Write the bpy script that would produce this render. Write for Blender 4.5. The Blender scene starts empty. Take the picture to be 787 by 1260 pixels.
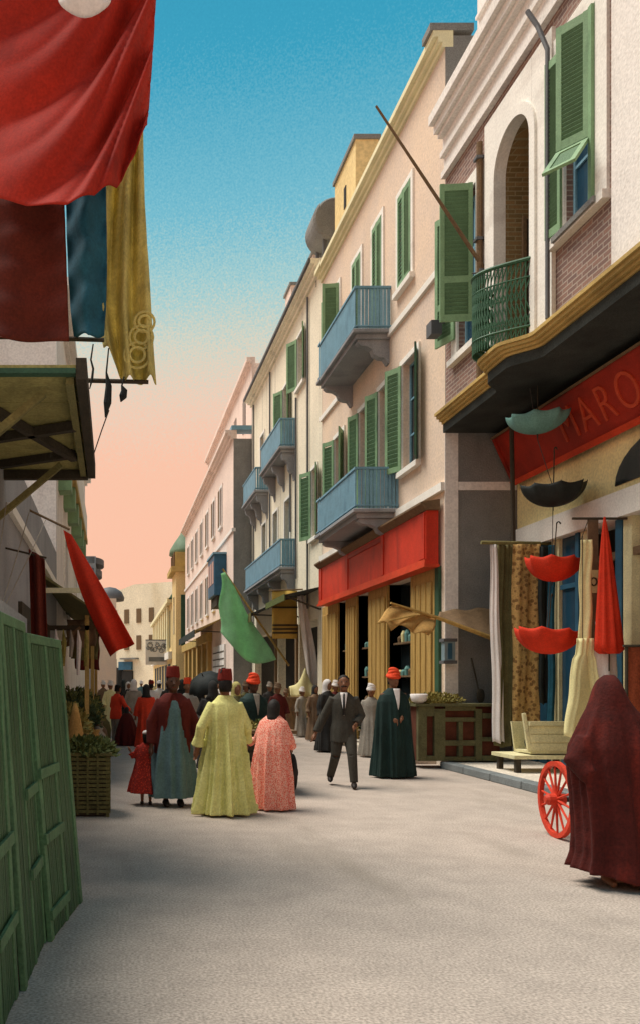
import bpy, bmesh, math, random
from mathutils import Vector, Matrix
random.seed(7)
PI = math.pi
sc = bpy.context.scene
COL = sc.collection

# ------------------------------------------------------------------ camera
F = 1000.0                       # focal length in photo pixels (787 wide)
VX, VY, EYE = 140.0, 840.0, 1.58  # vanishing point and eye height
cd = bpy.data.cameras.new('camera'); cam = bpy.data.objects.new('camera', cd); COL.objects.link(cam)
cd.sensor_fit = 'HORIZONTAL'; cd.sensor_width = 36.0; cd.lens = 36.0 * F / 787.0
cd.shift_x = (393.5 - VX) / 787.0; cd.shift_y = (VY - 630.0) / 787.0
cd.clip_start = 0.05; cd.clip_end = 2000
cam.location = (0, 0, EYE); cam.rotation_euler = (PI / 2, 0, 0)
sc.camera = cam

# ------------------------------------------------------------------ sky, sun, exposure
SUN_EL, SUN_DIR = math.radians(64), Vector((-0.93, 0.37, 0)).normalized()
def lin(c):
    c = c / 255.0
    return c / 12.92 if c <= 0.04045 else ((c + 0.055) / 1.055) ** 2.4
def rgb(r, g, b): return (lin(r), lin(g), lin(b), 1.0)
w = bpy.data.worlds.new('World'); sc.world = w; w.use_nodes = True
nt = w.node_tree; nt.nodes.clear()
out = nt.nodes.new('ShaderNodeOutputWorld'); bg = nt.nodes.new('ShaderNodeBackground')
sky = nt.nodes.new('ShaderNodeTexSky'); sky.sky_type = 'NISHITA'; sky.sun_disc = False
sky.sun_elevation = SUN_EL; sky.sun_rotation = math.atan2(SUN_DIR.x, SUN_DIR.y)
tc = nt.nodes.new('ShaderNodeTexCoord'); sx = nt.nodes.new('ShaderNodeSeparateXYZ')
asin = nt.nodes.new('ShaderNodeMath'); asin.operation = 'ARCSINE'
nz = nt.nodes.new('ShaderNodeTexNoise'); nz.inputs['Scale'].default_value = 520; nz.inputs['Detail'].default_value = 3
nsub = nt.nodes.new('ShaderNodeMath'); nsub.operation = 'MULTIPLY_ADD'; nsub.inputs[1].default_value = 0.17; nsub.inputs[2].default_value = -0.085
add = nt.nodes.new('ShaderNodeMath'); add.operation = 'ADD'
ramp = nt.nodes.new('ShaderNodeValToRGB')
stops = [(0.0, (255, 184, 146)), (0.26, (253, 194, 158)), (0.33, (240, 205, 176)), (0.39, (214, 212, 190)), (0.45, (166, 206, 204)),
         (0.52, (116, 188, 204)), (0.66, (44, 158, 188)), (1.0, (24, 128, 162))]
el = ramp.color_ramp.elements
el[0].position = stops[0][0]; el[0].color = rgb(*stops[0][1])
el[1].position = stops[-1][0]; el[1].color = rgb(*stops[-1][1])
for p, c in stops[1:-1]:
    e = el.new(p); e.color = rgb(*c)
scal = nt.nodes.new('ShaderNodeMixRGB'); scal.blend_type = 'MULTIPLY'; scal.inputs[0].default_value = 1; scal.inputs[2].default_value = (0.11, 0.11, 0.11, 1)
mixs = nt.nodes.new('ShaderNodeMixRGB'); mixs.inputs[0].default_value = 0.88
L = nt.links.new
L(tc.outputs['Generated'], sx.inputs[0]); L(sx.outputs['Z'], asin.inputs[0])
L(tc.outputs['Generated'], nz.inputs['Vector']); L(nz.outputs['Fac'], nsub.inputs[0])
L(asin.outputs[0], add.inputs[0]); L(nsub.outputs[0], add.inputs[1]); L(add.outputs[0], ramp.inputs[0])
L(sky.outputs[0], scal.inputs[1]); L(scal.outputs[0], mixs.inputs[1]); L(ramp.outputs[0], mixs.inputs[2])
L(mixs.outputs[0], bg.inputs['Color']); bg.inputs['Strength'].default_value = 1.0
L(bg.outputs[0], out.inputs['Surface'])
sl = bpy.data.lights.new('sun', 'SUN'); sl.energy = 4.4; sl.angle = math.radians(36); sl.color = (1.0, 0.93, 0.82)
so = bpy.data.objects.new('sun', sl); COL.objects.link(so)
sd = Vector((SUN_DIR.x * math.cos(SUN_EL), SUN_DIR.y * math.cos(SUN_EL), math.sin(SUN_EL)))
so.location = (-20, 20, 40); so.rotation_euler = sd.to_track_quat('Z', 'Y').to_euler()
sc.view_settings.view_transform = 'Standard'; sc.view_settings.look = 'None'
sc.view_settings.exposure = 0.1; sc.view_settings.gamma = 1.0; sc.view_settings.use_curve_mapping = False
sc.render.engine = 'CYCLES'; sc.cycles.use_denoising = True; sc.cycles.max_bounces = 6
sc.cycles.sample_clamp_indirect = 4

# ------------------------------------------------------------------ helpers
def PX(x, Y): return (x - VX) * Y / F
def PZ(y, Y): return EYE + (VY - y) * Y / F
def P(x, y, Y): return Vector((PX(x, Y), Y, PZ(y, Y)))

MATS = {}
def mat(name, col, rough=0.88, var=0.16, scale=3.0, grain=0.12, bump=0.25, bscale=70, col2=None, stretch=(1, 1, 1),
        transl=0.0, metal=0.0, spots=None, dirt=None, gscale=None):
    m = bpy.data.materials.new(name); m.use_nodes = True
    t = m.node_tree; N = t.nodes; N.clear(); K = t.links.new
    o = N.new('ShaderNodeOutputMaterial'); b = N.new('ShaderNodeBsdfPrincipled')
    b.inputs['Roughness'].default_value = rough; b.inputs['Metallic'].default_value = metal
    if 'Specular IOR Level' in b.inputs: b.inputs['Specular IOR Level'].default_value = 0.3
    g = N.new('ShaderNodeNewGeometry'); mp = N.new('ShaderNodeMapping'); mp.inputs['Scale'].default_value = stretch
    K(g.outputs['Position'], mp.inputs['Vector'])
    n1 = N.new('ShaderNodeTexNoise'); n1.inputs['Scale'].default_value = scale; n1.inputs['Detail'].default_value = 7; n1.inputs['Roughness'].default_value = 0.65
    K(mp.outputs[0], n1.inputs['Vector'])
    r = N.new('ShaderNodeValToRGB'); r.color_ramp.elements[0].position = 0.32; r.color_ramp.elements[1].position = 0.68
    c = rgb(*col)
    c2 = rgb(*col2) if col2 else tuple(min(1, v * (1 + var)) for v in c[:3]) + (1,)
    r.color_ramp.elements[0].color = tuple(v * (1 - var) for v in c[:3]) + (1,); r.color_ramp.elements[1].color = c2
    K(n1.outputs['Fac'], r.inputs[0])
    last = r.outputs[0]
    if spots:
        v = N.new('ShaderNodeTexVoronoi'); v.inputs['Scale'].default_value = spots[1]; K(g.outputs['Position'], v.inputs['Vector'])
        rr = N.new('ShaderNodeValToRGB'); rr.color_ramp.elements[0].position = spots[2]; rr.color_ramp.elements[1].position = spots[2] + 0.08
        rr.color_ramp.elements[0].color = (1, 1, 1, 1); rr.color_ramp.elements[1].color = (0, 0, 0, 1)
        K(v.outputs['Distance'], rr.inputs[0]); mx = N.new('ShaderNodeMixRGB'); K(rr.outputs[0], mx.inputs[0])
        K(last, mx.inputs[1]); mx.inputs[2].default_value = rgb(*spots[0]); last = mx.outputs[0]
    if dirt:      # streaks and blotches of grime with a shape of their own
        d = N.new('ShaderNodeTexNoise'); d.inputs['Scale'].default_value = dirt[1]; d.inputs['Detail'].default_value = 8
        m2 = N.new('ShaderNodeMapping'); m2.inputs['Scale'].default_value = dirt[2]; K(g.outputs['Position'], m2.inputs['Vector']); K(m2.outputs[0], d.inputs['Vector'])
        dr = N.new('ShaderNodeValToRGB'); dr.color_ramp.elements[0].position = 0.56; dr.color_ramp.elements[1].position = 0.74
        dr.color_ramp.elements[0].color = (0, 0, 0, 1); dr.color_ramp.elements[1].color = (dirt[3],) * 3 + (1,)
        K(d.outputs['Fac'], dr.inputs[0]); mx = N.new('ShaderNodeMixRGB'); K(dr.outputs[0], mx.inputs[0]); K(last, mx.inputs[1])
        mx.inputs[2].default_value = rgb(*dirt[0]); last = mx.outputs[0]
    n2 = N.new('ShaderNodeTexNoise'); n2.inputs['Scale'].default_value = gscale or 45; n2.inputs['Detail'].default_value = 4
    K(g.outputs['Position'], n2.inputs['Vector'])
    gr = N.new('ShaderNodeMapRange'); gr.inputs[1].default_value = 0.3; gr.inputs[2].default_value = 0.7
    gr.inputs[3].default_value = 1 - grain; gr.inputs[4].default_value = 1 + grain; K(n2.outputs['Fac'], gr.inputs[0])
    mu = N.new('ShaderNodeMixRGB'); mu.blend_type = 'MULTIPLY'; mu.inputs[0].default_value = 1
    K(last, mu.inputs[1]); K(gr.outputs[0], mu.inputs[2]); K(mu.outputs[0], b.inputs['Base Color'])
    if bump:
        n3 = N.new('ShaderNodeTexNoise'); n3.inputs['Scale'].default_value = bscale; n3.inputs['Detail'].default_value = 5; K(mp.outputs[0], n3.inputs['Vector'])
        bp = N.new('ShaderNodeBump'); bp.inputs['Strength'].default_value = bump; bp.inputs['Distance'].default_value = 0.02
        K(n3.outputs['Fac'], bp.inputs['Height']); K(bp.outputs[0], b.inputs['Normal'])
    if transl:
        tr = N.new('ShaderNodeBsdfTranslucent'); K(mu.outputs[0], tr.inputs['Color']); ms = N.new('ShaderNodeMixShader'); ms.inputs[0].default_value = transl
        K(b.outputs[0], ms.inputs[1]); K(tr.outputs[0], ms.inputs[2]); K(ms.outputs[0], o.inputs['Surface'])
    else: K(b.outputs[0], o.inputs['Surface'])
    MATS[name] = m
    return m

def brick_mat(name, c1, c2, mortar, bw=0.24, bh=0.075):
    m = mat(name, c1); t = m.node_tree; N = t.nodes; K = t.links.new
    b = [n for n in N if n.type == 'BSDF_PRINCIPLED'][0]; g = [n for n in N if n.type == 'NEW_GEOMETRY'][0]
    s = N.new('ShaderNodeSeparateXYZ'); c = N.new('ShaderNodeCombineXYZ'); K(g.outputs['Position'], s.inputs[0])
    ad = N.new('ShaderNodeMath'); ad.operation = 'ADD'; K(s.outputs['X'], ad.inputs[0]); K(s.outputs['Y'], ad.inputs[1])
    K(ad.outputs[0], c.inputs['X']); K(s.outputs['Z'], c.inputs['Y'])
    bt = N.new('ShaderNodeTexBrick'); bt.inputs['Scale'].default_value = 1; bt.inputs['Brick Width'].default_value = bw; bt.inputs['Row Height'].default_value = bh
    bt.inputs['Mortar Size'].default_value = 0.012; bt.inputs['Mortar Smooth'].default_value = 0.3
    bt.inputs['Color1'].default_value = rgb(*c1); bt.inputs['Color2'].default_value = rgb(*c2); bt.inputs['Mortar'].default_value = rgb(*mortar)
    K(c.outputs[0], bt.inputs['Vector'])
    mu = [n for n in N if n.type == 'MIX_RGB'][-1]; K(bt.outputs['Color'], mu.inputs[1])
    bp = [n for n in N if n.type == 'BUMP'][0]; inv = N.new('ShaderNodeMath'); inv.operation = 'SUBTRACT'; inv.inputs[0].default_value = 1
    K(bt.outputs['Fac'], inv.inputs[1]); K(inv.outputs[0], bp.inputs['Height']); bp.inputs['Strength'].default_value = 0.6
    return m

def glass_mat(name, col, rough=0.15):
    m = bpy.data.materials.new(name); m.use_nodes = True; b = m.node_tree.nodes['Principled BSDF']
    n = m.node_tree.nodes.new('ShaderNodeTexNoise'); n.inputs['Scale'].default_value = 2.0
    g = m.node_tree.nodes.new('ShaderNodeNewGeometry'); m.node_tree.links.new(g.outputs['Position'], n.inputs['Vector'])
    r = m.node_tree.nodes.new('ShaderNodeValToRGB'); c = rgb(*col)
    r.color_ramp.elements[0].color = tuple(v * 0.6 for v in c[:3]) + (1,); r.color_ramp.elements[1].color = tuple(v * 1.5 for v in c[:3]) + (1,)
    m.node_tree.links.new(n.outputs['Fac'], r.inputs[0]); m.node_tree.links.new(r.outputs[0], b.inputs['Base Color'])
    b.inputs['Roughness'].default_value = rough; MATS[name] = m
    return m

class MB:
    def __init__(s): s.v = []; s.f = []
    def add(s, vs, fs):
        o = len(s.v); s.v += [Vector(p) for p in vs]; s.f += [[i + o for i in f] for f in fs]; return s
    def box(s, x0, x1, y0, y1, z0, z1):
        if x0 > x1: x0, x1 = x1, x0
        if y0 > y1: y0, y1 = y1, y0
        if z0 > z1: z0, z1 = z1, z0
        return s.add([(x0, y0, z0), (x1, y0, z0), (x1, y1, z0), (x0, y1, z0), (x0, y0, z1), (x1, y0, z1), (x1, y1, z1), (x0, y1, z1)],
                     [[0, 3, 2, 1], [4, 5, 6, 7], [0, 1, 5, 4], [1, 2, 6, 5], [2, 3, 7, 6], [3, 0, 4, 7]])
    def obox(s, c, ax, ay, az):     # oriented box: centre and three half-axis vectors
        c, ax, ay, az = map(Vector, (c, ax, ay, az))
        q = [c - ax - ay - az, c + ax - ay - az, c + ax + ay - az, c - ax + ay - az, c - ax - ay + az, c + ax - ay + az, c + ax + ay + az, c - ax + ay + az]
        return s.add(q, [[0, 3, 2, 1], [4, 5, 6, 7], [0, 1, 5, 4], [1, 2, 6, 5], [2, 3, 7, 6], [3, 0, 4, 7]])
    def beam(s, a, b, wd, ht, up=(0, 0, 1)):
        a, b = Vector(a), Vector(b); d = (b - a); l = d.length; d.normalize(); up = Vector(up)
        sd_ = d.cross(up)
        if sd_.length < 1e-4: sd_ = d.cross(Vector((1, 0, 0)))
        sd_.normalize(); u = sd_.cross(d)
        return s.obox((a + b) / 2, d * l / 2, sd_ * wd / 2, u * ht / 2)
    def prism(s, pts, off):
        pts = [Vector(p) for p in pts]; off = Vector(off); n = len(pts)
        return s.add(pts + [p + off for p in pts], [list(range(n))[::-1], [i + n for i in range(n)]] + [[i, (i + 1) % n, (i + 1) % n + n, i + n] for i in range(n)])
    def loft(s, rings, cap=True):
        n = len(rings[0]); o = len(s.v)
        for r in rings: s.v += [Vector(p) for p in r]
        for k in range(len(rings) - 1):
            for i in range(n):
                j = (i + 1) % n
                s.f.append([o + k * n + i, o + k * n + j, o + (k + 1) * n + j, o + (k + 1) * n + i])
        if cap:
            s.f.append([o + i for i in range(n)][::-1]); s.f.append([o + (len(rings) - 1) * n + i for i in range(n)])
        return s
    def tube(s, pts, rad, n=8, cap=True):
        pts = [Vector(p) for p in pts]
        if not isinstance(rad, (list, tuple)): rad = [rad] * len(pts)
        rings = []; u = None
        for i, p in enumerate(pts):
            d = (pts[min(i + 1, len(pts) - 1)] - pts[max(i - 1, 0)]).normalized()
            if u is None:
                u = d.cross(Vector((0, 0, 1)))
                if u.length < 0.05: u = d.cross(Vector((0, 1, 0)))
            u = (u - d * u.dot(d)).normalized(); v = d.cross(u)
            rings.append([p + (u * math.cos(2 * PI * k / n) + v * math.sin(2 * PI * k / n)) * rad[i] for k in range(n)])
        return s.loft(rings, cap)
    def ball(s, c, rx, ry, rz, nu=12, nv=8):
        c = Vector(c); rings = []
        for j in range(1, nv):
            a = PI * j / nv
            rings.append([c + Vector((rx * math.sin(a) * math.cos(2 * PI * i / nu), ry * math.sin(a) * math.sin(2 * PI * i / nu), -rz * math.cos(a))) for i in range(nu)])
        return s.loft(rings)
    def grid(s, fn, nu, nv):
        o = len(s.v)
        for j in range(nv + 1):
            for i in range(nu + 1): s.v.append(Vector(fn(i / nu, j / nv)))
        for j in range(nv):
            for i in range(nu):
                a = o + j * (nu + 1) + i; s.f.append([a, a + 1, a + nu + 2, a + nu + 1])
        return s
    def quad(s, a, b, c, d): return s.add([a, b, c, d], [[0, 1, 2, 3]])

def wloc(o):
    v = Vector((0, 0, 0))
    while o is not None: v += o.location; o = o.parent
    return v
def tag(o, label=None, cat=None, group=None, kind=None):
    if label: o['label'] = label
    if cat: o['category'] = cat
    if group: o['group'] = group
    if kind: o['kind'] = kind
    return o
def thing(name, label, cat, loc=(0, 0, 0), group=None, rz=0):
    o = bpy.data.objects.new(name, None); COL.objects.link(o); o.empty_display_size = 0.2
    o.location = loc; o.rotation_euler = (0, 0, rz); return tag(o, label, cat, group)
def build(mb, name, m, parent=None, local=False, kind=None, smooth=False, bevel=0, solid=0, label=None, cat=None, group=None):
    if parent is not None: off = Vector((0, 0, 0)) if local else wloc(parent)
    else:
        xs = [p.x for p in mb.v]; ys = [p.y for p in mb.v]; zs = [p.z for p in mb.v]
        off = Vector(((min(xs) + max(xs)) / 2, (min(ys) + max(ys)) / 2, min(zs)))
    me = bpy.data.meshes.new(name); me.from_pydata([p - off for p in mb.v], [], mb.f)
    bm = bmesh.new(); bm.from_mesh(me)
    if len(bm.faces) < 60000: bmesh.ops.recalc_face_normals(bm, faces=bm.faces)
    bm.to_mesh(me); bm.free()
    if smooth:
        for p in me.polygons: p.use_smooth = True
    me.materials.append(MATS[m]); o = bpy.data.objects.new(name, me); COL.objects.link(o)
    if parent is not None: o.parent = parent
    else: o.location = off
    if bevel:
        md = o.modifiers.new('bevel', 'BEVEL'); md.width = bevel; md.segments = 1; md.limit_method = 'ANGLE'
    if solid:
        md = o.modifiers.new('solid', 'SOLIDIFY'); md.thickness = solid; md.offset = 0
    return tag(o, label, cat, group, kind)
def part(name, m, parent, fn, **k):
    mb = MB(); fn(mb); return build(mb, name, m, parent, **k)
def bx(name, m, parent, *d, **k): return build(MB().box(*d), name, m, parent, **k)
def remesh(o, vox, smooth=3, dec=None):
    md = o.modifiers.new('r', 'REMESH'); md.mode = 'VOXEL'; md.voxel_size = vox; md.use_smooth_shade = True
    if smooth:
        ms = o.modifiers.new('s', 'SMOOTH'); ms.iterations = smooth; ms.factor = 0.5
    if dec:
        de = o.modifiers.new('d', 'DECIMATE'); de.ratio = dec
    dg = bpy.context.evaluated_depsgraph_get(); me = bpy.data.meshes.new_from_object(o.evaluated_get(dg))
    ml = list(o.data.materials); o.modifiers.clear(); o.data = me
    if not me.materials:
        for m in ml: me.materials.append(m)
    for p in me.polygons: p.use_smooth = True
    return o
def copyobj(o, parent, loc):
    c = o.copy(); COL.objects.link(c); c.parent = parent; c.location = loc; return c
def hsh(i, k=0): return (math.sin(i * 12.9898 + k * 78.233) * 43758.5453) % 1.0

# ------------------------------------------------------------------ materials
SD = ((1, 1, 0.15))
mat('road', (174, 159, 147), 0.95, 0.12, 2.2, 0.36, 0.06, 200, spots=((150, 140, 128), 22, 0.10), dirt=((136, 124, 110), 0.7, (1.6, 0.3, 1), 0.6), gscale=60)
mat('pavement', (204, 192, 176), 0.9, 0.12, 1.5, 0.25, 0.4, 40, gscale=30)
mat('kerb', (116, 120, 120), 0.9, 0.2, 2, 0.2, 0.4, 30)
mat('stucco_cream', (222, 200, 182), 0.9, 0.08, 0.6, 0.13, 0.35, 30, col2=(230, 203, 176), dirt=((176, 156, 134), 1.0, SD, 0.45), gscale=22)
mat('stucco_butter', (246, 228, 168), 0.9, 0.08, 0.8, 0.14, 0.3, 30, dirt=((190, 160, 100), 1.2, SD, 0.4), gscale=24)
mat('stucco_pale', (232, 220, 196), 0.9, 0.08, 0.6, 0.14, 0.35, 30, dirt=((168, 160, 144), 2.2, (1, 1, 0.05), 0.55), gscale=18)
mat('stucco_far_haze', (240, 226, 198), 0.9, 0.1, 0.25, 0.14, 0.2, 10, dirt=((196, 170, 122), 0.5, SD, 0.5), gscale=8)  # distance haze put into the colour: paler, less saturated plaster
mat('stucco_pink', (230, 206, 192), 0.9, 0.08, 0.6, 0.14, 0.3, 20, dirt=((176, 150, 140), 1.6, (1, 1, 0.05), 0.5), gscale=14)
mat('stucco_white', (232, 224, 216), 0.9, 0.07, 0.8, 0.13, 0.3, 30, dirt=((170, 156, 148), 1.4, SD, 0.45), gscale=24)
mat('stucco_yellow', (226, 198, 140), 0.9, 0.1, 0.5, 0.14, 0.3, 20, dirt=((170, 140, 92), 1.2, SD, 0.45), gscale=12)
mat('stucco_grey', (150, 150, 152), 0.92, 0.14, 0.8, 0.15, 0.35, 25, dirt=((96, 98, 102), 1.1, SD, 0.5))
mat('stone_grey', (128, 126, 122), 0.92, 0.16, 1.4, 0.22, 0.5, 30, dirt=((84, 84, 82), 1.3, (1, 1, 0.3), 0.5))
mat('trim_white', (236, 230, 220), 0.85, 0.06, 1.2, 0.1, 0.2, 30, dirt=((176, 162, 150), 1.8, (1, 0.3, 1), 0.5), gscale=30)
mat('trim_yellow', (228, 218, 178), 0.85, 0.1, 1.5, 0.1, 0.2)
mat('trim_ochre', (186, 156, 92), 0.8, 0.2, 1.5, 0.15, 0.3, dirt=((96, 80, 48), 1.5, (1, 0.2, 1), 0.7))
mat('soffit_shade_awning', (54, 56, 52), 0.95, 0.3, 2.0, 0.3, 0.5)  # the soffit's shade is put into this dark base colour; dark awnings share it
mat('lead', (92, 92, 94), 0.6, 0.2, 2)
brick_mat('brick', (150, 116, 102), (120, 96, 90), (168, 150, 138))
brick_mat('brick_olive', (146, 116, 76), (118, 98, 62), (150, 134, 100))
mat('green_paint', (126, 158, 118), 0.6, 0.14, 3, 0.12, 0.15, dirt=((64, 96, 66), 4, (1, 1, 0.3), 0.6))
mat('green_dark', (52, 84, 62), 0.6, 0.2, 4, 0.15, 0.2)
mat('green_slat', (90, 122, 88), 0.65, 0.14, 4, 0.12, 0.1)
mat('green_door', (64, 94, 62), 0.55, 0.22, 3, 0.18, 0.25, stretch=(6, 6, 0.6), dirt=((32, 52, 42), 5, (3, 3, 0.3), 0.85))
mat('green_edge', (84, 118, 82), 0.6, 0.22, 5, 0.2, 0.25, dirt=((46, 70, 52), 6, (2, 2, 0.4), 0.8))
mat('iron_green', (54, 92, 66), 0.55, 0.15, 5)
mat('blue_paint', (116, 156, 174), 0.6, 0.14, 3, 0.14, 0.15, dirt=((78, 116, 136), 3, (1, 1, 0.3), 0.6))
mat('blue_deep', (48, 92, 116), 0.55, 0.2, 3)
mat('ochre_wood', (180, 144, 80), 0.7, 0.16, 3, 0.15, 0.25, stretch=(4, 4, 0.5), dirt=((120, 92, 48), 3, (3, 3, 0.3), 0.6))
mat('wood_brown', (116, 92, 66), 0.85, 0.2, 4, 0.2, 0.4, stretch=(3, 3, 3))
mat('wood_olive', (124, 116, 72), 0.85, 0.25, 3, 0.2, 0.4, dirt=((60, 58, 36), 3, (1, 1, 1), 0.7))
mat('canopy_wood', (162, 150, 92), 0.85, 0.25, 3, 0.2, 0.4, dirt=((84, 78, 46), 3, (1, 1, 1), 0.7))
mat('wood_dark', (64, 56, 44), 0.85, 0.25, 3, 0.2, 0.4)
mat('wood_pale', (214, 204, 160), 0.8, 0.14, 4, 0.15, 0.3)
mat('red_sign', (196, 52, 30), 0.55, 0.14, 2.2, 0.12, 0.12, dirt=((140, 34, 22), 2.2, (1, 1.5, 0.25), 0.75))
mat('red_sign_dark', (158, 42, 25), 0.55, 0.2, 2.0, 0.15, 0.12, dirt=((92, 24, 16), 1.4, (1, 1, 1), 0.7))
mat('red_letter', (196, 74, 44), 0.6, 0.12, 6)
mat('red_moulding', (204, 66, 34), 0.5, 0.15, 3)
mat('cloth_red', (176, 42, 24), 0.8, 0.18, 1.8, 0.16, 0.2, 120, transl=0.14, dirt=((112, 22, 14), 2.2, (1, 1, 1), 0.6))
mat('cloth_flag', (222, 60, 32), 0.8, 0.14, 3, 0.12, 0.2, 120, transl=0.22)
mat('cloth_maroon', (92, 34, 22), 0.88, 0.22, 3, 0.2, 0.2, 120)
mat('cloth_teal', (36, 92, 112), 0.8, 0.25, 5, 0.15, 0.2, 90, transl=0.15)
mat('cloth_yellow', (222, 208, 132), 0.8, 0.22, 5, 0.14, 0.2, 90, transl=0.38, dirt=((160, 142, 76), 3, (2, 2, 0.5), 0.7))
mat('cloth_green', (174, 224, 178), 0.8, 0.12, 3, 0.12, 0.2, 90, transl=0.5)
mat('cloth_white', (236, 226, 220), 0.85, 0.06, 3, 0.08, 0.2, 60, transl=0.1)
mat('cloth_cream', (226, 214, 158), 0.85, 0.1, 3, 0.1, 0.2, 60)
mat('cloth_olive', (98, 92, 58), 0.9, 0.25, 4, 0.2, 0.3, 60)
mat('cloth_ochre', (196, 152, 88), 0.88, 0.2, 4, 0.16, 0.3, 60, transl=0.2)
mat('carpet', (196, 158, 98), 0.92, 0.18, 5, 0.2, 0.3, 60, spots=((140, 106, 64), 12, 0.36))
mat('carpet_rust', (146, 70, 42), 0.92, 0.2, 4, 0.25, 0.3, 60)
mat('cloth_black', (34, 38, 36), 0.7, 0.3, 4, 0.2, 0.2)
mat('cloth_teal_light', (110, 154, 146), 0.7, 0.18, 4, 0.14, 0.2, transl=0.1)
mat('robe_yellow', (218, 212, 126), 0.88, 0.12, 4, 0.14, 0.3, 60, col2=(232, 226, 150))
mat('robe_darkgreen', (22, 44, 40), 0.8, 0.25, 4, 0.2, 0.3, 60)
mat('robe_slate', (92, 118, 122), 0.88, 0.18, 4, 0.15, 0.3, 60)
mat('robe_pink', (240, 176, 156), 0.88, 0.08, 4, 0.1, 0.2, 60, spots=((226, 92, 72), 75, 0.42))
mat('robe_childred', (140, 36, 26), 0.9, 0.2, 8, 0.2, 0.2, 60, spots=((196, 56, 34), 40, 0.28))
mat('robe_maroon', (74, 22, 16), 0.92, 0.3, 5, 0.25, 0.3, 60, dirt=((112, 34, 22), 4, (2, 2, 0.4), 0.7))
mat('jacket_red', (224, 66, 38), 0.88, 0.15, 4)
mat('jacket_maroon', (88, 28, 22), 0.9, 0.2, 5)
mat('suit_grey', (66, 62, 54), 0.88, 0.2, 6, 0.15, 0.2)
mat('dark_cloth', (48, 46, 44), 0.9, 0.25, 5)
mat('brown_cloth', (120, 96, 74), 0.9, 0.2, 5)
mat('robe_dull', (150, 140, 128), 0.9, 0.2, 5)
mat('skin', (128, 86, 62), 0.6, 0.1, 12, 0.05, 0.05)
mat('skin_dark', (88, 60, 46), 0.6, 0.1, 12, 0.05, 0.05)
mat('hair', (30, 24, 20), 0.7, 0.3, 20)
mat('eye_dark', (20, 16, 14), 0.3, 0.1, 20, 0, 0)
mat('fez_red', (118, 32, 22), 0.85, 0.15, 8)
mat('turban_red', (228, 72, 36), 0.85, 0.16, 10)
mat('shoe', (40, 32, 28), 0.6, 0.2, 10)
mat('wheel_red', (206, 62, 38), 0.6, 0.16, 6, dirt=((120, 36, 24), 7, (1, 1, 1), 0.6))
mat('cart_dark', (56, 50, 46), 0.85, 0.25, 5)
mat('leaf_a', (88, 96, 50), 0.75, 0.3, 8, 0.2, 0)
mat('leaf_b', (132, 120, 60), 0.75, 0.3, 8, 0.2, 0)
mat('leaf_c', (56, 70, 42), 0.75, 0.3, 8, 0.2, 0)
mat('wicker', (98, 92, 54), 0.85, 0.25, 10, 0.2, 0.3, dirt=((50, 48, 28), 6, (1, 1, 1), 0.7))
mat('crate_olive', (96, 92, 62), 0.88, 0.22, 4, 0.2, 0.4, dirt=((60, 60, 42), 3, (1, 1, 1), 0.7))
mat('crate_red', (92, 48, 32), 0.88, 0.25, 5)
mat('rope', (150, 140, 126), 0.9, 0.2, 10)
mat('wire', (70, 64, 60), 0.7, 0.1, 10)
mat('dome_green', (110, 130, 104), 0.7, 0.2, 1, 0.15)
mat('roof_green', (120, 168, 150), 0.7, 0.15, 1, 0.15)
mat('cloth_striped', (206, 168, 84), 0.85, 0.1, 3, 0.1)
mat('stripe_dark', (72, 62, 46), 0.85, 0.1, 3, 0.1)
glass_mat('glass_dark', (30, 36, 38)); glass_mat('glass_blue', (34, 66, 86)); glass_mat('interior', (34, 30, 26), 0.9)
glass_mat('lantern_glass', (130, 150, 156))

# ------------------------------------------------------------------ ground
g = MB(); g.quad((-150, -60, 0), (150, -60, 0), (150, 260, 0), (-150, 260, 0))
build(g, 'street', 'road', kind='structure')
pv = build(MB().box(6.22, 7.86, 2, 15.69, 0.0, 0.115), 'pavement', 'pavement', kind='structure')
k0 = bx('kerbstone', 'kerb', pv, 6.0, 6.215, 2.0, 2.98, 0.0, 0.125, bevel=0.012)
for i in range(1, 13): copyobj(k0, pv, (0, i * 1.0, 0))
pv2 = build(MB().box(5.75, 6.38, 15.72, 37, 0.0, 0.1), 'pavement', 'pavement', kind='structure')

# ------------------------------------------------------------------ facade pieces (facades face -X, street side)
def facade(mb, x0, y0, y1, z0, z1, ops, depth=0.22, sgn=1):
    ys = sorted({y0, y1} | {v for o in ops for v in o[:2]}); zs = sorted({z0, z1} | {v for o in ops for v in o[2:4]})
    for a, b in zip(ys, ys[1:]):
        for c, d in zip(zs, zs[1:]):
            cy, cz = (a + b) / 2, (c + d) / 2
            if any(o[0] < cy < o[1] and o[2] < cz < o[3] for o in ops): continue
            mb.quad((x0, a, c), (x0, b, c), (x0, b, d), (x0, a, d))
    x1 = x0 + depth * sgn
    for a, b, c, d in [o[:4] for o in ops]:
        mb.quad((x0, a, c), (x0, a, d), (x1, a, d), (x1, a, c)); mb.quad((x0, b, c), (x0, b, d), (x1, b, d), (x1, b, c))
        mb.quad((x0, a, c), (x0, b, c), (x1, b, c), (x1, a, c)); mb.quad((x0, a, d), (x0, b, d), (x1, b, d), (x1, a, d))
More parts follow.
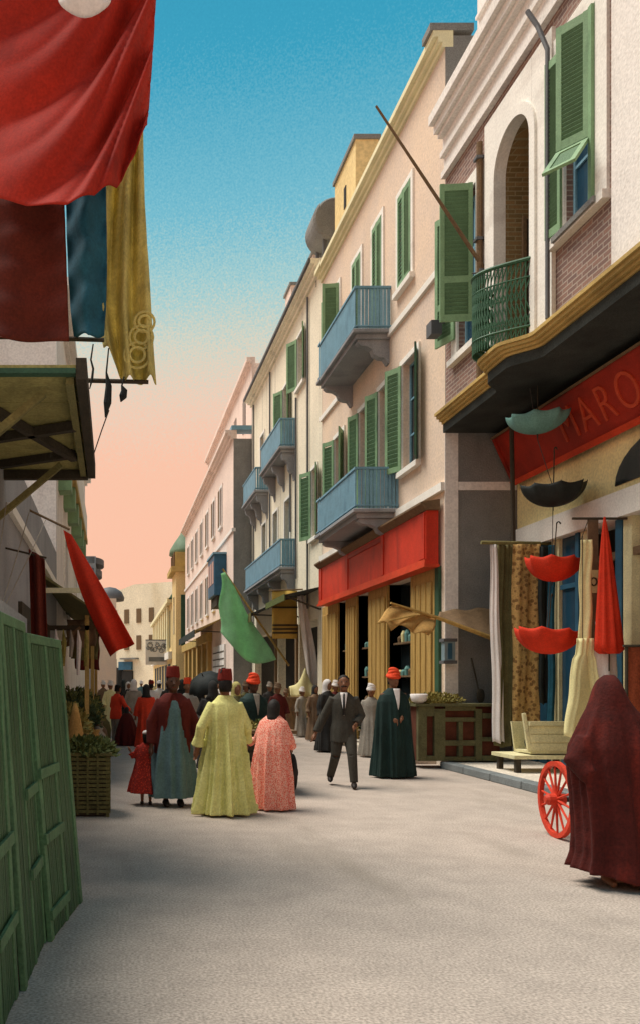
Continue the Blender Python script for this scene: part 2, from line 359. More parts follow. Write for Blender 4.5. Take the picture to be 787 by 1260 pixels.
def window(bld, x0, a, b, c, d, fm='blue_paint', pm='glass_dark', depth=0.16, trim=None, tw=0.14, sgn=1, bars=1, sill=True):
    xf = x0 + depth * sgn; t = 0.05
    m = MB()
    for q in ((a, a + t, c, d), (b - t, b, c, d), (a + t, b - t, c, c + t), (a + t, b - t, d - t, d), ((a + b) / 2 - t / 2, (a + b) / 2 + t / 2, c + t, d - t)):
        m.box(xf - 0.025, xf + 0.025, *q)
    for k in range(bars):
        z = c + (d - c) * (k + 1) / (bars + 1); m.box(xf - 0.02, xf + 0.02, a + t, (a + b) / 2 - t / 2, z - 0.02, z + 0.02); m.box(xf - 0.02, xf + 0.02, (a + b) / 2 + t / 2, b - t, z - 0.02, z + 0.02)
    wn = build(m, 'window', fm, bld)
    n = bars + 1
    for j in range(n):
        for (p, q) in ((a + 0.03, (a + b) / 2), ((a + b) / 2, b - 0.03)):
            build(MB().box(xf + 0.005 * sgn, xf + 0.012 * sgn, p, q, c + 0.03 + (d - c - 0.06) * j / n, c + 0.03 + (d - c - 0.06) * (j + 1) / n), 'pane', pm, wn)
    if trim:
        xo, xi = x0 - 0.045 * sgn, x0 + 0.02 * sgn; m = MB()
        m.box(xo, xi, a - tw, a - 0.002, c - 0.002, d + tw); m.box(xo, xi, b + 0.002, b + tw, c - 0.002, d + tw); m.box(xo, xi, a - 0.002, b + 0.002, d + 0.002, d + tw)
        build(m, 'window_surround', trim, bld)
        if sill: bx('window_sill', trim, bld, x0 - 0.12 * sgn, x0 + 0.05 * sgn, a - tw - 0.03, b + tw + 0.03, c - 0.12, c - 0.004)
    return wn
def shutter(bld, hx, hy, dx, dy, wd, z0, z1, fm='green_paint', smt='green_slat', pitch=0.055, mid=None, name='shutter'):
    d = Vector((dx, dy, 0)).normalized(); n = Vector((-d.y, d.x, 0)); h = Vector((hx, hy, 0)); t = 0.02; sw = min(0.075, wd * 0.17)
    m = MB()
    for u in (sw / 2, wd - sw / 2): m.obox(h + d * u + Vector((0, 0, (z0 + z1) / 2)), d * sw / 2, n * t, Vector((0, 0, (z1 - z0) / 2)))
    rails = [z0 + 0.06, z1 - 0.07] + ([mid] if mid else [])
    for z in rails: m.obox(h + d * wd / 2 + Vector((0, 0, z)), d * (wd / 2 - sw), n * (t * 0.94), Vector((0, 0, 0.06)))
    s = build(m, name, fm, bld)
    m = MB(); rr = sorted(rails)
    for lo, hi in zip(rr, rr[1:]):
        z = lo + 0.06 + pitch / 2
        while z < hi - 0.06:
            m.obox(h + d * wd / 2 + Vector((0, 0, z)), d * (wd / 2 - sw + 0.005), n * 0.015 + Vector((0, 0, max(0.02, pitch * 0.46))), (Vector((0, 0, 1)) * 0.004 - n * 0.004)); z += pitch
    build(m, 'louvre_slats', smt, s, kind='stuff')
    return s
def corbel(m, x0, x1, y, z, h, th=0.2, sgn=1):
    l = x0 - x1       # out from wall x0 towards street x1
    prof = [(0, 0), (0.94, 0), (0.96, -0.12), (0.86, -0.24), (0.66, -0.28), (0.52, -0.40), (0.46, -0.62), (0.30, -0.74), (0.16, -0.76), (0.10, -0.88), (0.05, -1.0), (0, -1.0)]
    m.prism([(x0 - l * a, y - th / 2, z + h * b) for a, b in prof], (0, th, 0))
def balcony(bld, x0, x1, ya, yb, zb, zt, bm_='blue_paint', slab='stucco_grey', nc=2, ch=0.62, step=0.085, bw=0.066):
    s = bx('balcony', slab, bld, x1 - 0.06, x0 + 0.05, ya - 0.06, yb + 0.06, zb - 0.09, zb, bevel=0.015)
    bx('moulding', slab, s, x1 + 0.04, x0 + 0.05, ya + 0.04, yb - 0.04, zb - 0.2, zb - 0.092)
    m = MB(); t = 0.03
    y = ya + 0.08
    while y < yb - 0.05: m.box(x1 - t / 2 + 0.02, x1 + t / 2 + 0.02, y - bw / 2, y + bw / 2, zb, zt - 0.05); y += step
    x = x1 + 0.1
    while x < x0 - 0.02:
        m.box(x - bw / 2, x + bw / 2, ya + 0.005, ya + 0.035, zb, zt - 0.05); m.box(x - bw / 2, x + bw / 2, yb - 0.035, yb - 0.005, zb, zt - 0.05); x += step
    build(m, 'balusters', bm_, s, kind='stuff')
    m = MB()
    for z, tt in ((zt - 0.05, 0.05), (zb + 0.06, 0.03)):
        m.box(x1 - 0.02, x1 + 0.06, ya - 0.02, yb + 0.02, z, z + tt); m.box(x1 + 0.06, x0, ya - 0.02, ya + 0.06, z, z + tt); m.box(x1 + 0.06, x0, yb - 0.06, yb + 0.02, z, z + tt)
    build(m, 'handrail', bm_, s)
    for k in range(nc):
        y = ya + 0.2 + (yb - ya - 0.4) * k / max(1, nc - 1); m = MB(); corbel(m, x0, x1 + 0.05, y, zb - 0.2, ch); build(m, 'corbel', slab, s)
    return s
def cornice(bld, x0, y0, y1, z, steps, m='trim_white', name='cornice', sgn=1):
    for i, (dz0, dz1, pr) in enumerate(steps):
        bx(name, m, bld, x0 - pr * sgn, x0 + 0.15 * sgn, y0, y1, z + dz0, z + dz1)

# ------------------------------------------------------------------ brick corner building (right, near)
FX = 6.4
B = thing('brick_building', 'brick upper storey with white trim and deep ledge above the umbrella shop', 'building', (7.4, 11, 0))
OW1 = (14.3, 15.1, 7.65, 10.4); OAR = (12.35, 13.5, 6.9, 9.93); OW2 = (10.75, 11.5, 7.95, 10.6)
m = MB(); facade(m, FX, 10.3, 15.7, 6.8, 11.3, [OW1, (12.33, 13.52, 6.8, 10.53), OW2], 0.3); build(m, 'wall', 'brick', B)
m = MB(); m.box(7.5, 13, 3.0, 15.7, 6.5, 12.5); m.box(6.72, 7.5, 13.54, 15.7, 6.8, 12.5); m.box(6.72, 7.5, 3.0, 12.31, 6.8, 12.5); m.box(6.72, 7.5, 12.33, 13.52, 10.6, 12.5); build(m, 'core', 'stucco_white', B)
bx('end_pier', 'stucco_white', B, 6.3, 6.7, 3.0, 10.3, 6.8, 11.3)
# arch with its niche
m = MB(); R = (OAR[1] - OAR[0]) / 2; cy = (OAR[0] + OAR[1]) / 2; zs = OAR[3]; N = 20
pts = [(cy + R * math.cos(PI * k / N), zs + R * math.sin(PI * k / N)) for k in range(N + 1)]
for k in range(N):
    (a, b), (c, d) = pts[k], pts[k + 1]
    m.quad((6.34, a, b), (6.34, c, d), (6.34, c, 11.1), (6.34, a, 11.1)); m.quad((6.34, a, b), (6.34, c, d), (6.5, c, d), (6.5, a, b))
m.quad((6.34, OAR[0], zs), (6.34, OAR[0], 6.8), (6.5, OAR[0], 6.8), (6.5, OAR[0], zs)); m.quad((6.34, OAR[1], zs), (6.34, OAR[1], 6.8), (6.5, OAR[1], 6.8), (6.5, OAR[1], zs))
m.box(6.34, 6.45, 13.503, 13.92, 6.8, 11.1); m.box(6.34, 6.45, 11.78, 12.347, 6.8, 11.1)
build(m, 'arch_surround', 'trim_white', B)
m = MB()
ro = R + 0.16
for k in range(N):
    t0, t1 = PI * k / N, PI * (k + 1) / N
    q = [(cy + r * math.cos(t), zs + r * math.sin(t)) for r, t in ((R, t0), (ro, t0), (ro, t1), (R, t1))]
    m.prism([(6.30, a, b) for a, b in q], (0.05, 0, 0))
m.box(6.30, 6.35, OAR[0] - 0.16, OAR[0] - 0.002, 6.82, zs); m.box(6.30, 6.35, OAR[1] + 0.002, OAR[1] + 0.16, 6.82, zs)
build(m, 'archivolt', 'trim_white', B)
m = MB()
for k in range(N):
    (a, b), (c, d) = pts[k], pts[k + 1]; m.quad((6.501, a, b), (6.501, c, d), (7.4, c, d), (7.4, a, b))
for yq in (OAR[0], OAR[1]): m.quad((6.501, yq, zs), (6.501, yq, 6.8), (7.4, yq, 6.8), (7.4, yq, zs))
m.quad((7.38, 12.3, 6.8), (7.38, 13.55, 6.8), (7.38, 13.55, 10.6), (7.38, 12.3, 10.6)); build(m, 'niche_wall', 'brick_olive', B)
bx('niche_door', 'wood_dark', B, 6.82, 7.36, 13.44, 13.488, 6.87, 9.25); bx('door_frame', 'wood_brown', B, 6.76, 6.815, 13.43, 13.488, 6.87, 9.3)
bx('niche_floor', 'stone_grey', B, 6.35, 7.4, 12.36, 13.49, 6.78, 6.86)
# windows with surrounds and shutters
window(B, FX, *OW1, trim='trim_white', tw=0.24, pm='glass_blue', depth=0.14, bars=2)
s = shutter(B, 6.33, 14.36, -1, 0.10, 0.56, 7.98, 10.42, mid=8.72, pitch=0.07)
bx('shutter_flap', 'green_dark', s, 5.94, 6.17, 14.40, 14.42, 8.12, 8.42)
shutter(B, 6.33, 15.13, -0.35, 1, 0.5, 7.98, 10.42, mid=8.72, pitch=0.07)
window(B, FX, *OW2, trim='trim_white', tw=0.26, pm='glass_blue', depth=0.12, bars=2)
bx('window_sill', 'stone_grey', B, 6.24, 6.42, 10.6, 11.62, 7.86, 7.94)
hA, hB = Vector((6.33, 10.83, 0)), Vector((6.09, 11.14, 0)); dd = (hB - hA).normalized(); nn = Vector((dd.y, -dd.x, 0)); nn = nn if nn.x < 0 else -nn
s = shutter(B, hA.x, hA.y, dd.x, dd.y, 0.42, 8.86, 10.56, pitch=0.058)
def frame_panel(parent, o, u, v, lu, lv, t, bar, fm, name):
    n = u.cross(v).normalized(); mm = MB()
    for a, b, c, d in ((0, bar, 0, lv), (lu - bar, lu, 0, lv), (bar, lu - bar, 0, bar), (bar, lu - bar, lv - bar, lv)):
        mm.obox(o + u * (a + b) / 2 + v * (c + d) / 2, u * (b - a) / 2, v * (d - c) / 2, n * t)
    return build(mm, name, fm, parent), n
fv = (nn * 0.68 - Vector((0, 0, 1)) * 0.73).normalized()
fo = hA + Vector((0, 0, 8.84))
fl, n_ = frame_panel(B, fo, dd, fv, 0.42, 0.62, 0.02, 0.075, 'green_paint', 'shutter_flap')
m = MB()
for k in range(9): m.obox(fo + dd * 0.21 + fv * (0.11 + k * 0.05), dd * 0.135, fv * 0.02, n_ * 0.006)
build(m, 'louvre_slats', 'green_slat', fl, kind='stuff')
s = shutter(B, 6.33, 11.52, -0.2, 1, 0.3, 8.0, 10.56, pitch=0.058)
# shutter stay, lower casement stile
bx('shutter_stile', 'green_paint', B, 6.31, 6.36, 10.755, 10.83, 7.98, 10.58)
# entablature, attic
cornice(B, FX, 3.0, 15.69, 11.3, [(0, .12, .10), (.12, .40, .04), (.40, .50, .12), (.50, .78, .06), (.78, .86, .16), (.86, 1.02, .24), (1.02, 1.2, .34)], 'stucco_white', 'entablature')
bx('attic', 'stucco_white', B, 6.5, 9.0, 3.0, 14.55, 12.5, 17.0)
cornice(B, 6.5, 3.0, 14.5, 12.9, [(0, .05, .05), (.5, .56, .06), (1.2, 1.28, .08)], 'stucco_white', 'entablature')
# downpipes
m = MB(); m.tube([(6.30, 14.02, 6.85), (6.30, 14.02, 10.9)], 0.055); build(m, 'downpipe', 'wood_brown', B)
m = MB(); m.tube([(6.27, 11.76, 6.85), (6.27, 11.76, 10.75), (6.2, 11.9, 11.2), (6.1, 12.0, 11.5)], 0.035, 6); build(m, 'downpipe', 'lead', B)
for z in (7.6, 9.2, 10.6): bx('pipe_bracket', 'lead', B, 6.22, 6.36, 13.95, 14.09, z, z + 0.05)
# ledge with bulge
def lip(y, off=0.0):
    t = abs(y - 12.75) / 0.78; b = 0.0
    if t < 1: b = 0.34 * (0.5 + 0.5 * math.cos(PI * max(0, (t - 0.35) / 0.65))) if t > 0.35 else 0.34
    return 6.2 - b - off
ysx = [3.0 + i * 0.5 for i in range(17)] + [11.5 + i * 0.08 for i in range(1, 33)] + [14.06 + i * 0.27 for i in range(1, 7)]
def ledge(off, z0, z1, xin, name, mt):
    mm = MB(); rings = [[(lip(y, off), y, z0), (lip(y, off), y, z1), (xin, y, z1), (xin, y, z0)] for y in ysx]
    mm.loft(rings); return build(mm, name, mt, B)
ledge(-0.11, 6.56, 6.605, 6.6, 'ledge_moulding', 'trim_ochre'); ledge(-0.06, 6.607, 6.655, 6.6, 'ledge_moulding', 'trim_ochre')
ledge(-0.01, 6.657, 6.71, 6.6, 'ledge_moulding', 'trim_ochre'); ledge(0.03, 6.712, 6.765, 6.6, 'ledge_moulding', 'trim_ochre')
ledge(-0.14, 6.40, 6.558, 7.9, 'soffit', 'soffit_shade_awning')
# bulged iron railing of the arch
m = MB()
def rail(t): return Vector((6.34 - 0.62 * math.sin(PI * t), 12.3 + 1.25 * t, 0))
for z, r in ((7.0, 0.02), (7.75, 0.014), (8.02, 0.03)):
    m.tube([rail(i / 16) + Vector((0, 0, z)) for i in range(17)], r, 6)
for i in range(34):
    p = rail((i + 0.5) / 34); q = rail((i + 2.5) / 34) if i < 32 else rail(1)
    m.tube([p + Vector((0, 0, 6.8)), p + Vector((0, 0, 8.02))], 0.011, 5)
    m.tube([p + Vector((0, 0, 7.0)), q + Vector((0, 0, 7.4)), p + Vector((0, 0, 7.75))], 0.012, 5); m.tube([q + Vector((0, 0, 6.82)), p + Vector((0, 0, 7.2)), q + Vector((0, 0, 7.6)), p + Vector((0, 0, 8.0))], 0.01, 5)
build(m, 'iron_railing', 'iron_green', B)
# ground floor shop
SX = 7.78
bx('fascia', 'stucco_butter', B, SX, 8.2, 3.0, 15.69, 4.5, 6.4)
bx('lintel', 'trim_white', B, SX - 0.12, 8.2, 3.0, 15.69, 4.1, 4.497)
bx('corner_pier', 'trim_white', B, SX - 0.1, 8.2, 15.42, 15.69, 0.1, 4.098)
for c0 in (11.55, 8.6):
    m = MB(); n = 14; pp = [(SX - 0.02, c0 + 1.05 * math.cos(PI * k / n), 4.62 + 0.62 * math.sin(PI * k / n)) for k in range(n + 1)]
    m.prism(pp, (0.06, 0, 0)); build(m, 'fanlight', 'glass_dark', B)
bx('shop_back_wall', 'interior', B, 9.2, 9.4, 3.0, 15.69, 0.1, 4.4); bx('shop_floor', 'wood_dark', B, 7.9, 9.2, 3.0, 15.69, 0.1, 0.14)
def bay(y0, y1, m_, pane=None, x=SX, d=0.14, z0=0.12, z1=4.098, name='shop_post'):
    bx(name, m_, B, x, x + d, y0, y1, z0, z1)
bay(14.98, 15.42, 'blue_deep'); bay(14.62, 14.86, 'blue_deep'); bay(14.22, 14.46, 'wood_pale'); bay(13.62, 13.72, 'blue_deep'); bay(13.3, 13.56, 'wood_pale', z1=4.09)
bay(12.22, 12.42, 'wood_pale'); bay(12.46, 12.62, 'blue_deep'); bay(10.4, 10.7, 'blue_deep'); bay(9.9, 10.1, 'wood_pale'); bay(7.5, 7.9, 'blue_deep')
for (a, b) in ((14.86, 14.98), (14.46, 14.62), (13.72, 14.22)):
    for c, d in ((0.9, 2.3), (2.38, 3.2), (3.28, 4.09)): bx('pane', 'glass_blue', B, SX + 0.06, SX + 0.08, a, b, c, d)
    for z in (2.3, 3.2): bx('transom', 'blue_deep', B, SX + 0.02, SX + 0.12, a, b, z, z + 0.08)
    bx('door_panel', 'blue_deep', B, SX + 0.04, SX + 0.1, a, b, 0.12, 0.9)
bx('transom', 'wood_brown', B, SX + 0.02, SX + 0.12, 10.7, 13.3, 3.5, 3.62)

# the large dark red sign, leaning forward at the top
S = thing('shop_sign', 'big dark red sign with orange capitals leaning out below the shade-darkened ledge', 'sign', (7.45, 11.5, 5.3))
T0, T1 = Vector((7.26, 0, 6.28)), Vector((7.68, 0, 5.36)); upv = (T0 - T1).normalized(); nrm = Vector((-upv.z, 0, upv.x))
def spt(y, t, o=0.0): return T1 + upv * (t * (T0 - T1).length) + nrm * o + Vector((0, y, 0))
m = MB(); m.prism([spt(15.6, 0), spt(15.6, 1), spt(15.6, 1, -0.05), spt(15.6, 0, -0.05)], (0, -9.6, 0)); build(m, 'board', 'red_sign_dark', S)
m = MB(); m.prism([spt(15.6, 0, 0.002), spt(15.6, 0.1, 0.002), spt(15.6, 0.1, 0.06), spt(15.6, 0, 0.05)], (0, -9.6, 0)); build(m, 'lower_moulding', 'red_moulding', S)
m = MB(); m.prism([spt(15.6, 0.97, 0.002), spt(15.6, 1.01, 0.002), spt(15.6, 1.01, 0.05), spt(15.6, 0.97, 0.05)], (0, -9.6, 0)); build(m, 'upper_moulding', 'wood_brown', S)
m = MB(); m.prism([spt(15.6, 0.11, 0.002), spt(15.6, 0.96, 0.002), spt(15.6, 0.96, 0.03), spt(15.6, 0.11, 0.03)], (0, -0.08, 0)); build(m, 'side_moulding', 'red_sign_dark', S)
for y in (15.0, 12.2, 9.5): part('bracket', 'wood_dark', S, lambda mm: mm.beam(spt(y, 0.5, -0.05), (7.8, y, 5.8), 0.05, 0.05))
fc = bpy.data.curves.new('letters', 'FONT'); fc.body = 'MARO'; fc.size = 0.82; fc.extrude = 0.012; fc.offset = -0.010; fc.space_character = 1.25
fo_ = bpy.data.objects.new('letters', fc); COL.objects.link(fo_); dg = bpy.context.evaluated_depsgraph_get()
me = bpy.data.meshes.new_from_object(fo_.evaluated_get(dg)); bpy.data.objects.remove(fo_)
lo = bpy.data.objects.new('letters', me); COL.objects.link(lo); me.materials.clear(); me.materials.append(MATS['red_letter'])
Mx = Matrix((Vector((0, -1, 0)), upv, nrm)).transposed().to_4x4(); Mx.translation = spt(13.62, 0.25, 0.01)
me.transform(Matrix.Translation(-wloc(S)) @ Mx @ Matrix.Diagonal((0.78, 1, 1, 1))); lo.parent = S

# ------------------------------------------------------------------ cream building with the red shop sign
Cb = thing('cream_building', 'tall cream plaster house with two blue balconies above the red shop sign', 'building', (8, 20, 0))
y0, y1, ZT = 15.72, 25.0, 13.88
top = [(17.45, 18.25, 10.35, 12.45), (19.35, 20.05, 9.95, 12.75), (21.0, 21.75, 9.95, 12.75), (23.0, 23.8, 10.6, 12.9)]
mid = [(17.1, 18.0, 6.25, 8.6), (18.75, 19.6, 5.65, 8.6), (20.3, 21.15, 5.65, 8.6), (22.6, 23.5, 5.9, 8.6)]
shop = [(17.4, 18.9, .1, 3.85), (20.3, 21.3, .1, 3.85), (22.3, 23.1, .1, 3.85)]
m = MB(); facade(m, FX, y0, y1, 0, ZT, top + mid + shop, 0.3); build(m, 'wall', 'stucco_cream', Cb)
m = MB(); m.box(6.71, 13, y0 + 0.02, y1, 4.0, 14.1); m.box(7.6, 13, y0 + 0.02, y1, 0, 4.0); build(m, 'core', 'stucco_cream', Cb)
m = MB(); m.box(6.402, 13, y0 - 0.01, y0 + 0.02, 0, 14.1); build(m, 'end_wall', 'stone_grey', Cb)
bx('quoin', 'stucco_white', Cb, 6.385, 6.64, y0 - 0.03, y0 - 0.012, 0.1, 6.4)
bx('end_band', 'stucco_white', Cb, 6.645, 7.77, y0 - 0.03, y0 - 0.012, 5.3, 5.46)
for (a, b, c, d) in top + mid: window(Cb, FX, a, b, c, d, trim='trim_white', tw=0.12, pm='glass_dark', fm='blue_paint', bars=2)
for (a, b, c, d) in top[:3]:
    for h_, s_ in ((a + 0.01, 1), (b - 0.01, -1)): shutter(Cb, FX - 0.035, h_, -0.04, s_, (b - a) / 2 - 0.015, c + 0.02, d - 0.02, pitch=0.09)
a, b, c, d = top[3]; shutter(Cb, FX - 0.05, a, -1, 0.15, 0.45, c, d, pitch=0.1); shutter(Cb, FX - 0.05, b, -0.4, 1, 0.45, c, d, pitch=0.1)
for i, (a, b, c, d) in enumerate(mid):
    wd = (b - a) / 2
    shutter(Cb, FX - 0.05, a, -0.42 - 0.12 * (i % 2), -1, wd - 0.02, c + 0.02, d, pitch=0.1, fm=('green_dark', 'green_paint', 'green_paint', 'green_paint')[i])
    shutter(Cb, FX - 0.05, b, -0.62 + 0.1 * (i % 3), 1, wd - 0.02, c + 0.02, d, pitch=0.1)
bx('string_course', 'trim_white', Cb, FX - 0.07, FX + 0.1, y0 - 0.012, y1, 9.6, 9.74); bx('string_course', 'trim_white', Cb, FX - 0.09, FX + 0.1, y0 - 0.012, y1, 5.3, 5.46)
cornice(Cb, FX, y0 - 0.012, y1, 13.6, [(.28, .38, .06), (.38, .48, .14), (.48, .6, .24)], 'trim_yellow')
m = MB(); m.box(6.1, 6.95, y0 - 0.02, y0 + 0.4, 14.2, 14.34); build(m, 'parapet_cap', 'stone_grey', Cb)
balcony(Cb, FX, 5.57, 18.8, 22.1, 9.76, 10.76, nc=2, ch=0.55)
balcony(Cb, FX, 5.43, 18.3, 21.7, 5.5, 6.44, nc=2, ch=0.5)
# shop pilasters and glass
for (a, b) in ((16.1, 17.4), (18.9, 20.3), (21.3, 22.3), (23.1, 24.8)):
    p = bx('shop_pilaster', 'ochre_wood', Cb, FX - 0.06, FX + 0.3, a, b, 0.1, 3.86)
    n = 4; wq = (b - a - 0.16) / n
    for k in range(n): bx('flute', 'ochre_wood', p, FX - 0.1, FX - 0.062, a + 0.1 + k * wq, a + 0.04 + (k + 1) * wq, 0.5, 3.6, bevel=0.012)
    bx('plinth', 'ochre_wood', p, FX - 0.12, FX - 0.062, a, b, 0.1, 0.42)
bx('end_panel', 'green_dark', Cb, FX - 0.06, FX - 0.002, 15.9, 16.09, 0.1, 3.86)
for (a, b, c, d) in shop:
    bx('shop_window', 'glass_dark', Cb, FX + 0.26, FX + 0.28, a, b, 0.6, d); bx('stall_riser', 'wood_dark', Cb, FX + 0.1, FX + 0.3, a, b, 0.1, 0.6)
    for k in range(3):
        sh = bx('display_shelf', 'wood_brown', Cb, FX + 0.08, FX + 0.25, a + 0.02, b - 0.02, 0.95 + k * 0.75, 0.99 + k * 0.75)
        for q in range(int((b - a) / 0.22)):
            yy = a + 0.14 + q * 0.22; hh = 0.12 + 0.22 * hsh(q, k + a); mm = MB(); mm.tube([(FX + 0.16, yy, 0.985 + k * 0.75), (FX + 0.16, yy, 0.985 + k * 0.75 + hh * 0.7), (FX + 0.16, yy, 0.985 + k * 0.75 + hh)], [0.06, 0.07, 0.03], 7)
            build(mm, 'ware', ('cloth_white', 'cloth_teal_light', 'wood_brown', 'cloth_cream')[int(hsh(q, k) * 4)], sh)
# red box sign
S2 = thing('shop_sign', 'long bright red box sign with moulded edges over the ochre shop posts', 'sign', (6.2, 20, 3.86))
m = MB(); m.box(6.1, 6.34, 15.9, 24.1, 3.9, 4.95); build(m, 'board', 'red_sign', S2)
m = MB(); m.box(6.04, 6.336, 15.84, 24.16, 3.84, 3.898); m.box(6.07, 6.098, 15.9, 24.1, 3.9, 4.0); build(m, 'lower_moulding', 'red_moulding', S2)
m = MB(); m.prism([(6.34, 15.82, 4.952), (6.08, 15.82, 4.952), (5.96, 15.82, 5.06), (5.96, 15.82, 5.1), (6.34, 15.82, 5.16)], (0, 8.36, 0)); build(m, 'hood', 'wood_brown', S2)
for (a, b) in ((15.95, 16.25), (18.4, 18.55), (21.2, 21.35), (23.9, 24.08)): bx('stile', 'red_sign', S2, 6.075, 6.098, a, b, 4.02, 4.93)
bx('panel_rail', 'red_sign_dark', S2, 6.08, 6.098, 18.56, 21.19, 4.8, 4.9)
# roof stair block and water tank
RB = thing('roof_block', 'small yellow roof block with one slit window behind the cream cornice', 'roof block', (6.9, 23.3, 14.1))
bx('wall', 'stucco_yellow', RB, 6.62, 7.25, 22.3, 24.4, 14.1, 16.5); bx('coping', 'stone_grey', RB, 6.56, 7.3, 22.25, 24.45, 16.5, 16.62); bx('slit_window', 'interior', RB, 6.60, 6.63, 23.2, 23.4, 15.2, 15.8)
WT = thing('water_tank', 'round grey roof tank on short legs beside the yellow roof block', 'tank', (6.75, 25.3, 14.1))
m = MB(); c = Vector((6.75, 24.75, 15.75)); m.tube([c, c + Vector((0, 0.06, 0)), c + Vector((0, 1.1, 0)), c + Vector((0, 1.16, 0))], [0.6, 0.66, 0.66, 0.6], 28); build(m, 'drum', 'stone_grey', WT)
for xx in (6.45, 7.05):
    for yy in (24.95, 25.7): bx('leg', 'lead', WT, xx - 0.05, xx + 0.05, yy - 0.05, yy + 0.05, 14.1, 15.35)

# ------------------------------------------------------------------ pale building further on
Db = thing('pale_building', 'pale streaked plaster house with three blue balconies beyond the red shop sign', 'building', (8, 31, 0))
y0, y1 = 25.02, 37.6
op = [(27.2, 28.2, 11.75, 13.5), (29.6, 30.6, 10.0, 12.6), (31.4, 32.2, 10.0, 12.6), (34.4, 35.3, 9.7, 12.2), (25.5, 26.2, 6.2, 8.4), (29.4, 30.3, 5.7, 8.3), (31.6, 32.5, 5.7, 8.3), (34.0, 34.9, 5.7, 8.3)]
shop = [(25.5, 28.0, .1, 3.6), (28.5, 31.6, .1, 3.6), (32.2, 36.8, .1, 3.6)]
m = MB(); facade(m, FX, y0, y1, 0, 14.3, op + shop, 0.3); build(m, 'wall', 'stucco_pale', Db)
m = MB(); m.box(6.71, 13, y0, y1, 3.7, 14.4); m.box(7.9, 13, y0, y1, 0, 3.7); build(m, 'core', 'stucco_pale', Db)
for i, (a, b, c, d) in enumerate(op):
    window(Db, FX, a, b, c, d, trim='trim_white', tw=0.1, fm='blue_paint', bars=2)
    if i < 2 or i == 4:
        shutter(Db, FX - 0.05, a, -0.3, -1, 0.45, c, d, pitch=0.12); shutter(Db, FX - 0.05, b, -0.6, 1, 0.5, c, d, pitch=0.12)
cornice(Db, FX, y0, y1, 14.3, [(0, .12, .1), (.12, .2, .22), (.2, .36, .34)], 'stucco_pale'); bx('gutter', 'lead', Db, FX - 0.42, FX - 0.343, y0, y1, 14.56, 14.66)
balcony(Db, FX, 5.86, 28.6, 32.4, 9.9, 10.9, nc=3, ch=0.95, step=0.1, bw=0.085); balcony(Db, FX, 5.86, 33.6, 36.8, 9.55, 10.5, nc=3, ch=0.95, step=0.1, bw=0.085)
balcony(Db, FX, 5.86, 28.6, 36.2, 5.65, 6.65, nc=4, ch=0.85, step=0.1, bw=0.085)
for yy, za, zb in ((28.3, 5.2, 11.5), (29.2, 7.0, 9.2), (33.0, 6.8, 14.2), (36.9, 4, 14.2), (26.6, 4, 14.2)):
    m = MB(); m.tube([(FX - 0.06, yy, za), (FX - 0.06, yy, zb)], 0.035, 6); build(m, 'downpipe', 'lead', Db)
for (a, b, h_) in ((26.5, 28.0, 0.9), (29.8, 30.8, 1.5), (33.2, 35.5, 0.8)):
    bx('parapet_block', 'stucco_pink', Db, 6.5, 7.3, a, b, 14.4, 14.66 + h_); bx('coping', 'stone_grey', Db, 6.44, 7.36, a - 0.06, b + 0.06, 14.66 + h_, 14.76 + h_)
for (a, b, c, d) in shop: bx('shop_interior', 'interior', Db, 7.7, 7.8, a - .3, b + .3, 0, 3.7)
for yy in (28.25, 31.9): bx('shop_post', 'wood_brown', Db, FX - 0.08, FX + 0.2, yy - 0.12, yy + 0.12, 0.1, 3.6)

# ------------------------------------------------------------------ pink building
Eb = thing('pink_building', 'pale pink plaster house jutting into the street with a blue bay', 'building', (8, 50, 0))
PXX, y0, y1 = 5.56, 37.72, 63.0
op = []
for k in range(7):
    yy = 41.5 + k * 3.0
    op += [(yy, yy + 0.8, 9.6, 11.6), (yy, yy + 0.8, 5.6, 7.8)]
m = MB(); facade(m, PXX, y0, y1, 0, 12.9, op, 0.3); build(m, 'wall', 'stucco_pink', Eb)
m = MB(); m.box(PXX + 0.31, 13, y0, y1, 0, 12.9); build(m, 'core', 'stucco_pink', Eb)
bx('end_wall', 'stone_grey', Eb, PXX + 0.005, 8, y0 - 0.04, y0 - 0.005, 0, 12.9)
for (a, b, c, d) in op:
    window(Eb, PXX, a, b, c, d, fm='stripe_dark', bars=1, depth=0.12, trim='stucco_white', tw=0.15); bx('shutter', 'wood_brown', Eb, PXX - 0.07, PXX - 0.03, b + 0.16, b + 0.55, c, d)
cornice(Eb, PXX, y0 - 0.05, y1, 12.9, [(0, .14, .12), (.14, .26, .25), (.26, .4, .38)], 'stucco_pink'); bx('string_course', 'stucco_white', Eb, PXX - 0.08, PXX + 0.1, y0 - 0.045, y1, 8.6, 8.76)
bx('corner_cap', 'blue_paint', Eb, PXX - 0.1, 6.5, y0 - 0.1, y0 + 0.6, 13.302, 13.5)
bx('upper_storey', 'stucco_pink', Eb, 6.5, 9, 38.2, 56, 12.9, 16.6); cornice(Eb, 6.5, 38.2, 56, 16.6, [(0, .1, .1), (.1, .3, .25)], 'stucco_pink')
for k in range(5): bx('attic_window', 'glass_dark', Eb, 6.47, 6.49, 40 + k * 3, 40.8 + k * 3, 14.0, 15.6)
bb = bx('bay', 'blue_deep', Eb, 4.95, PXX + 0.05, 40.0, 42.6, 5.9, 7.9, bevel=0.03); bx('bay_roof', 'blue_paint', bb, 4.88, PXX + 0.05, 39.93, 42.67, 7.902, 8.0); bx('bay_base', 'wood_dark', bb, 5.1, PXX + 0.05, 40.2, 42.4, 5.4, 5.898)
for k in range(3): bx('pane', 'glass_blue', bb, 4.935, 4.948, 40.15 + k * 0.82, 40.8 + k * 0.82, 6.5, 7.6)
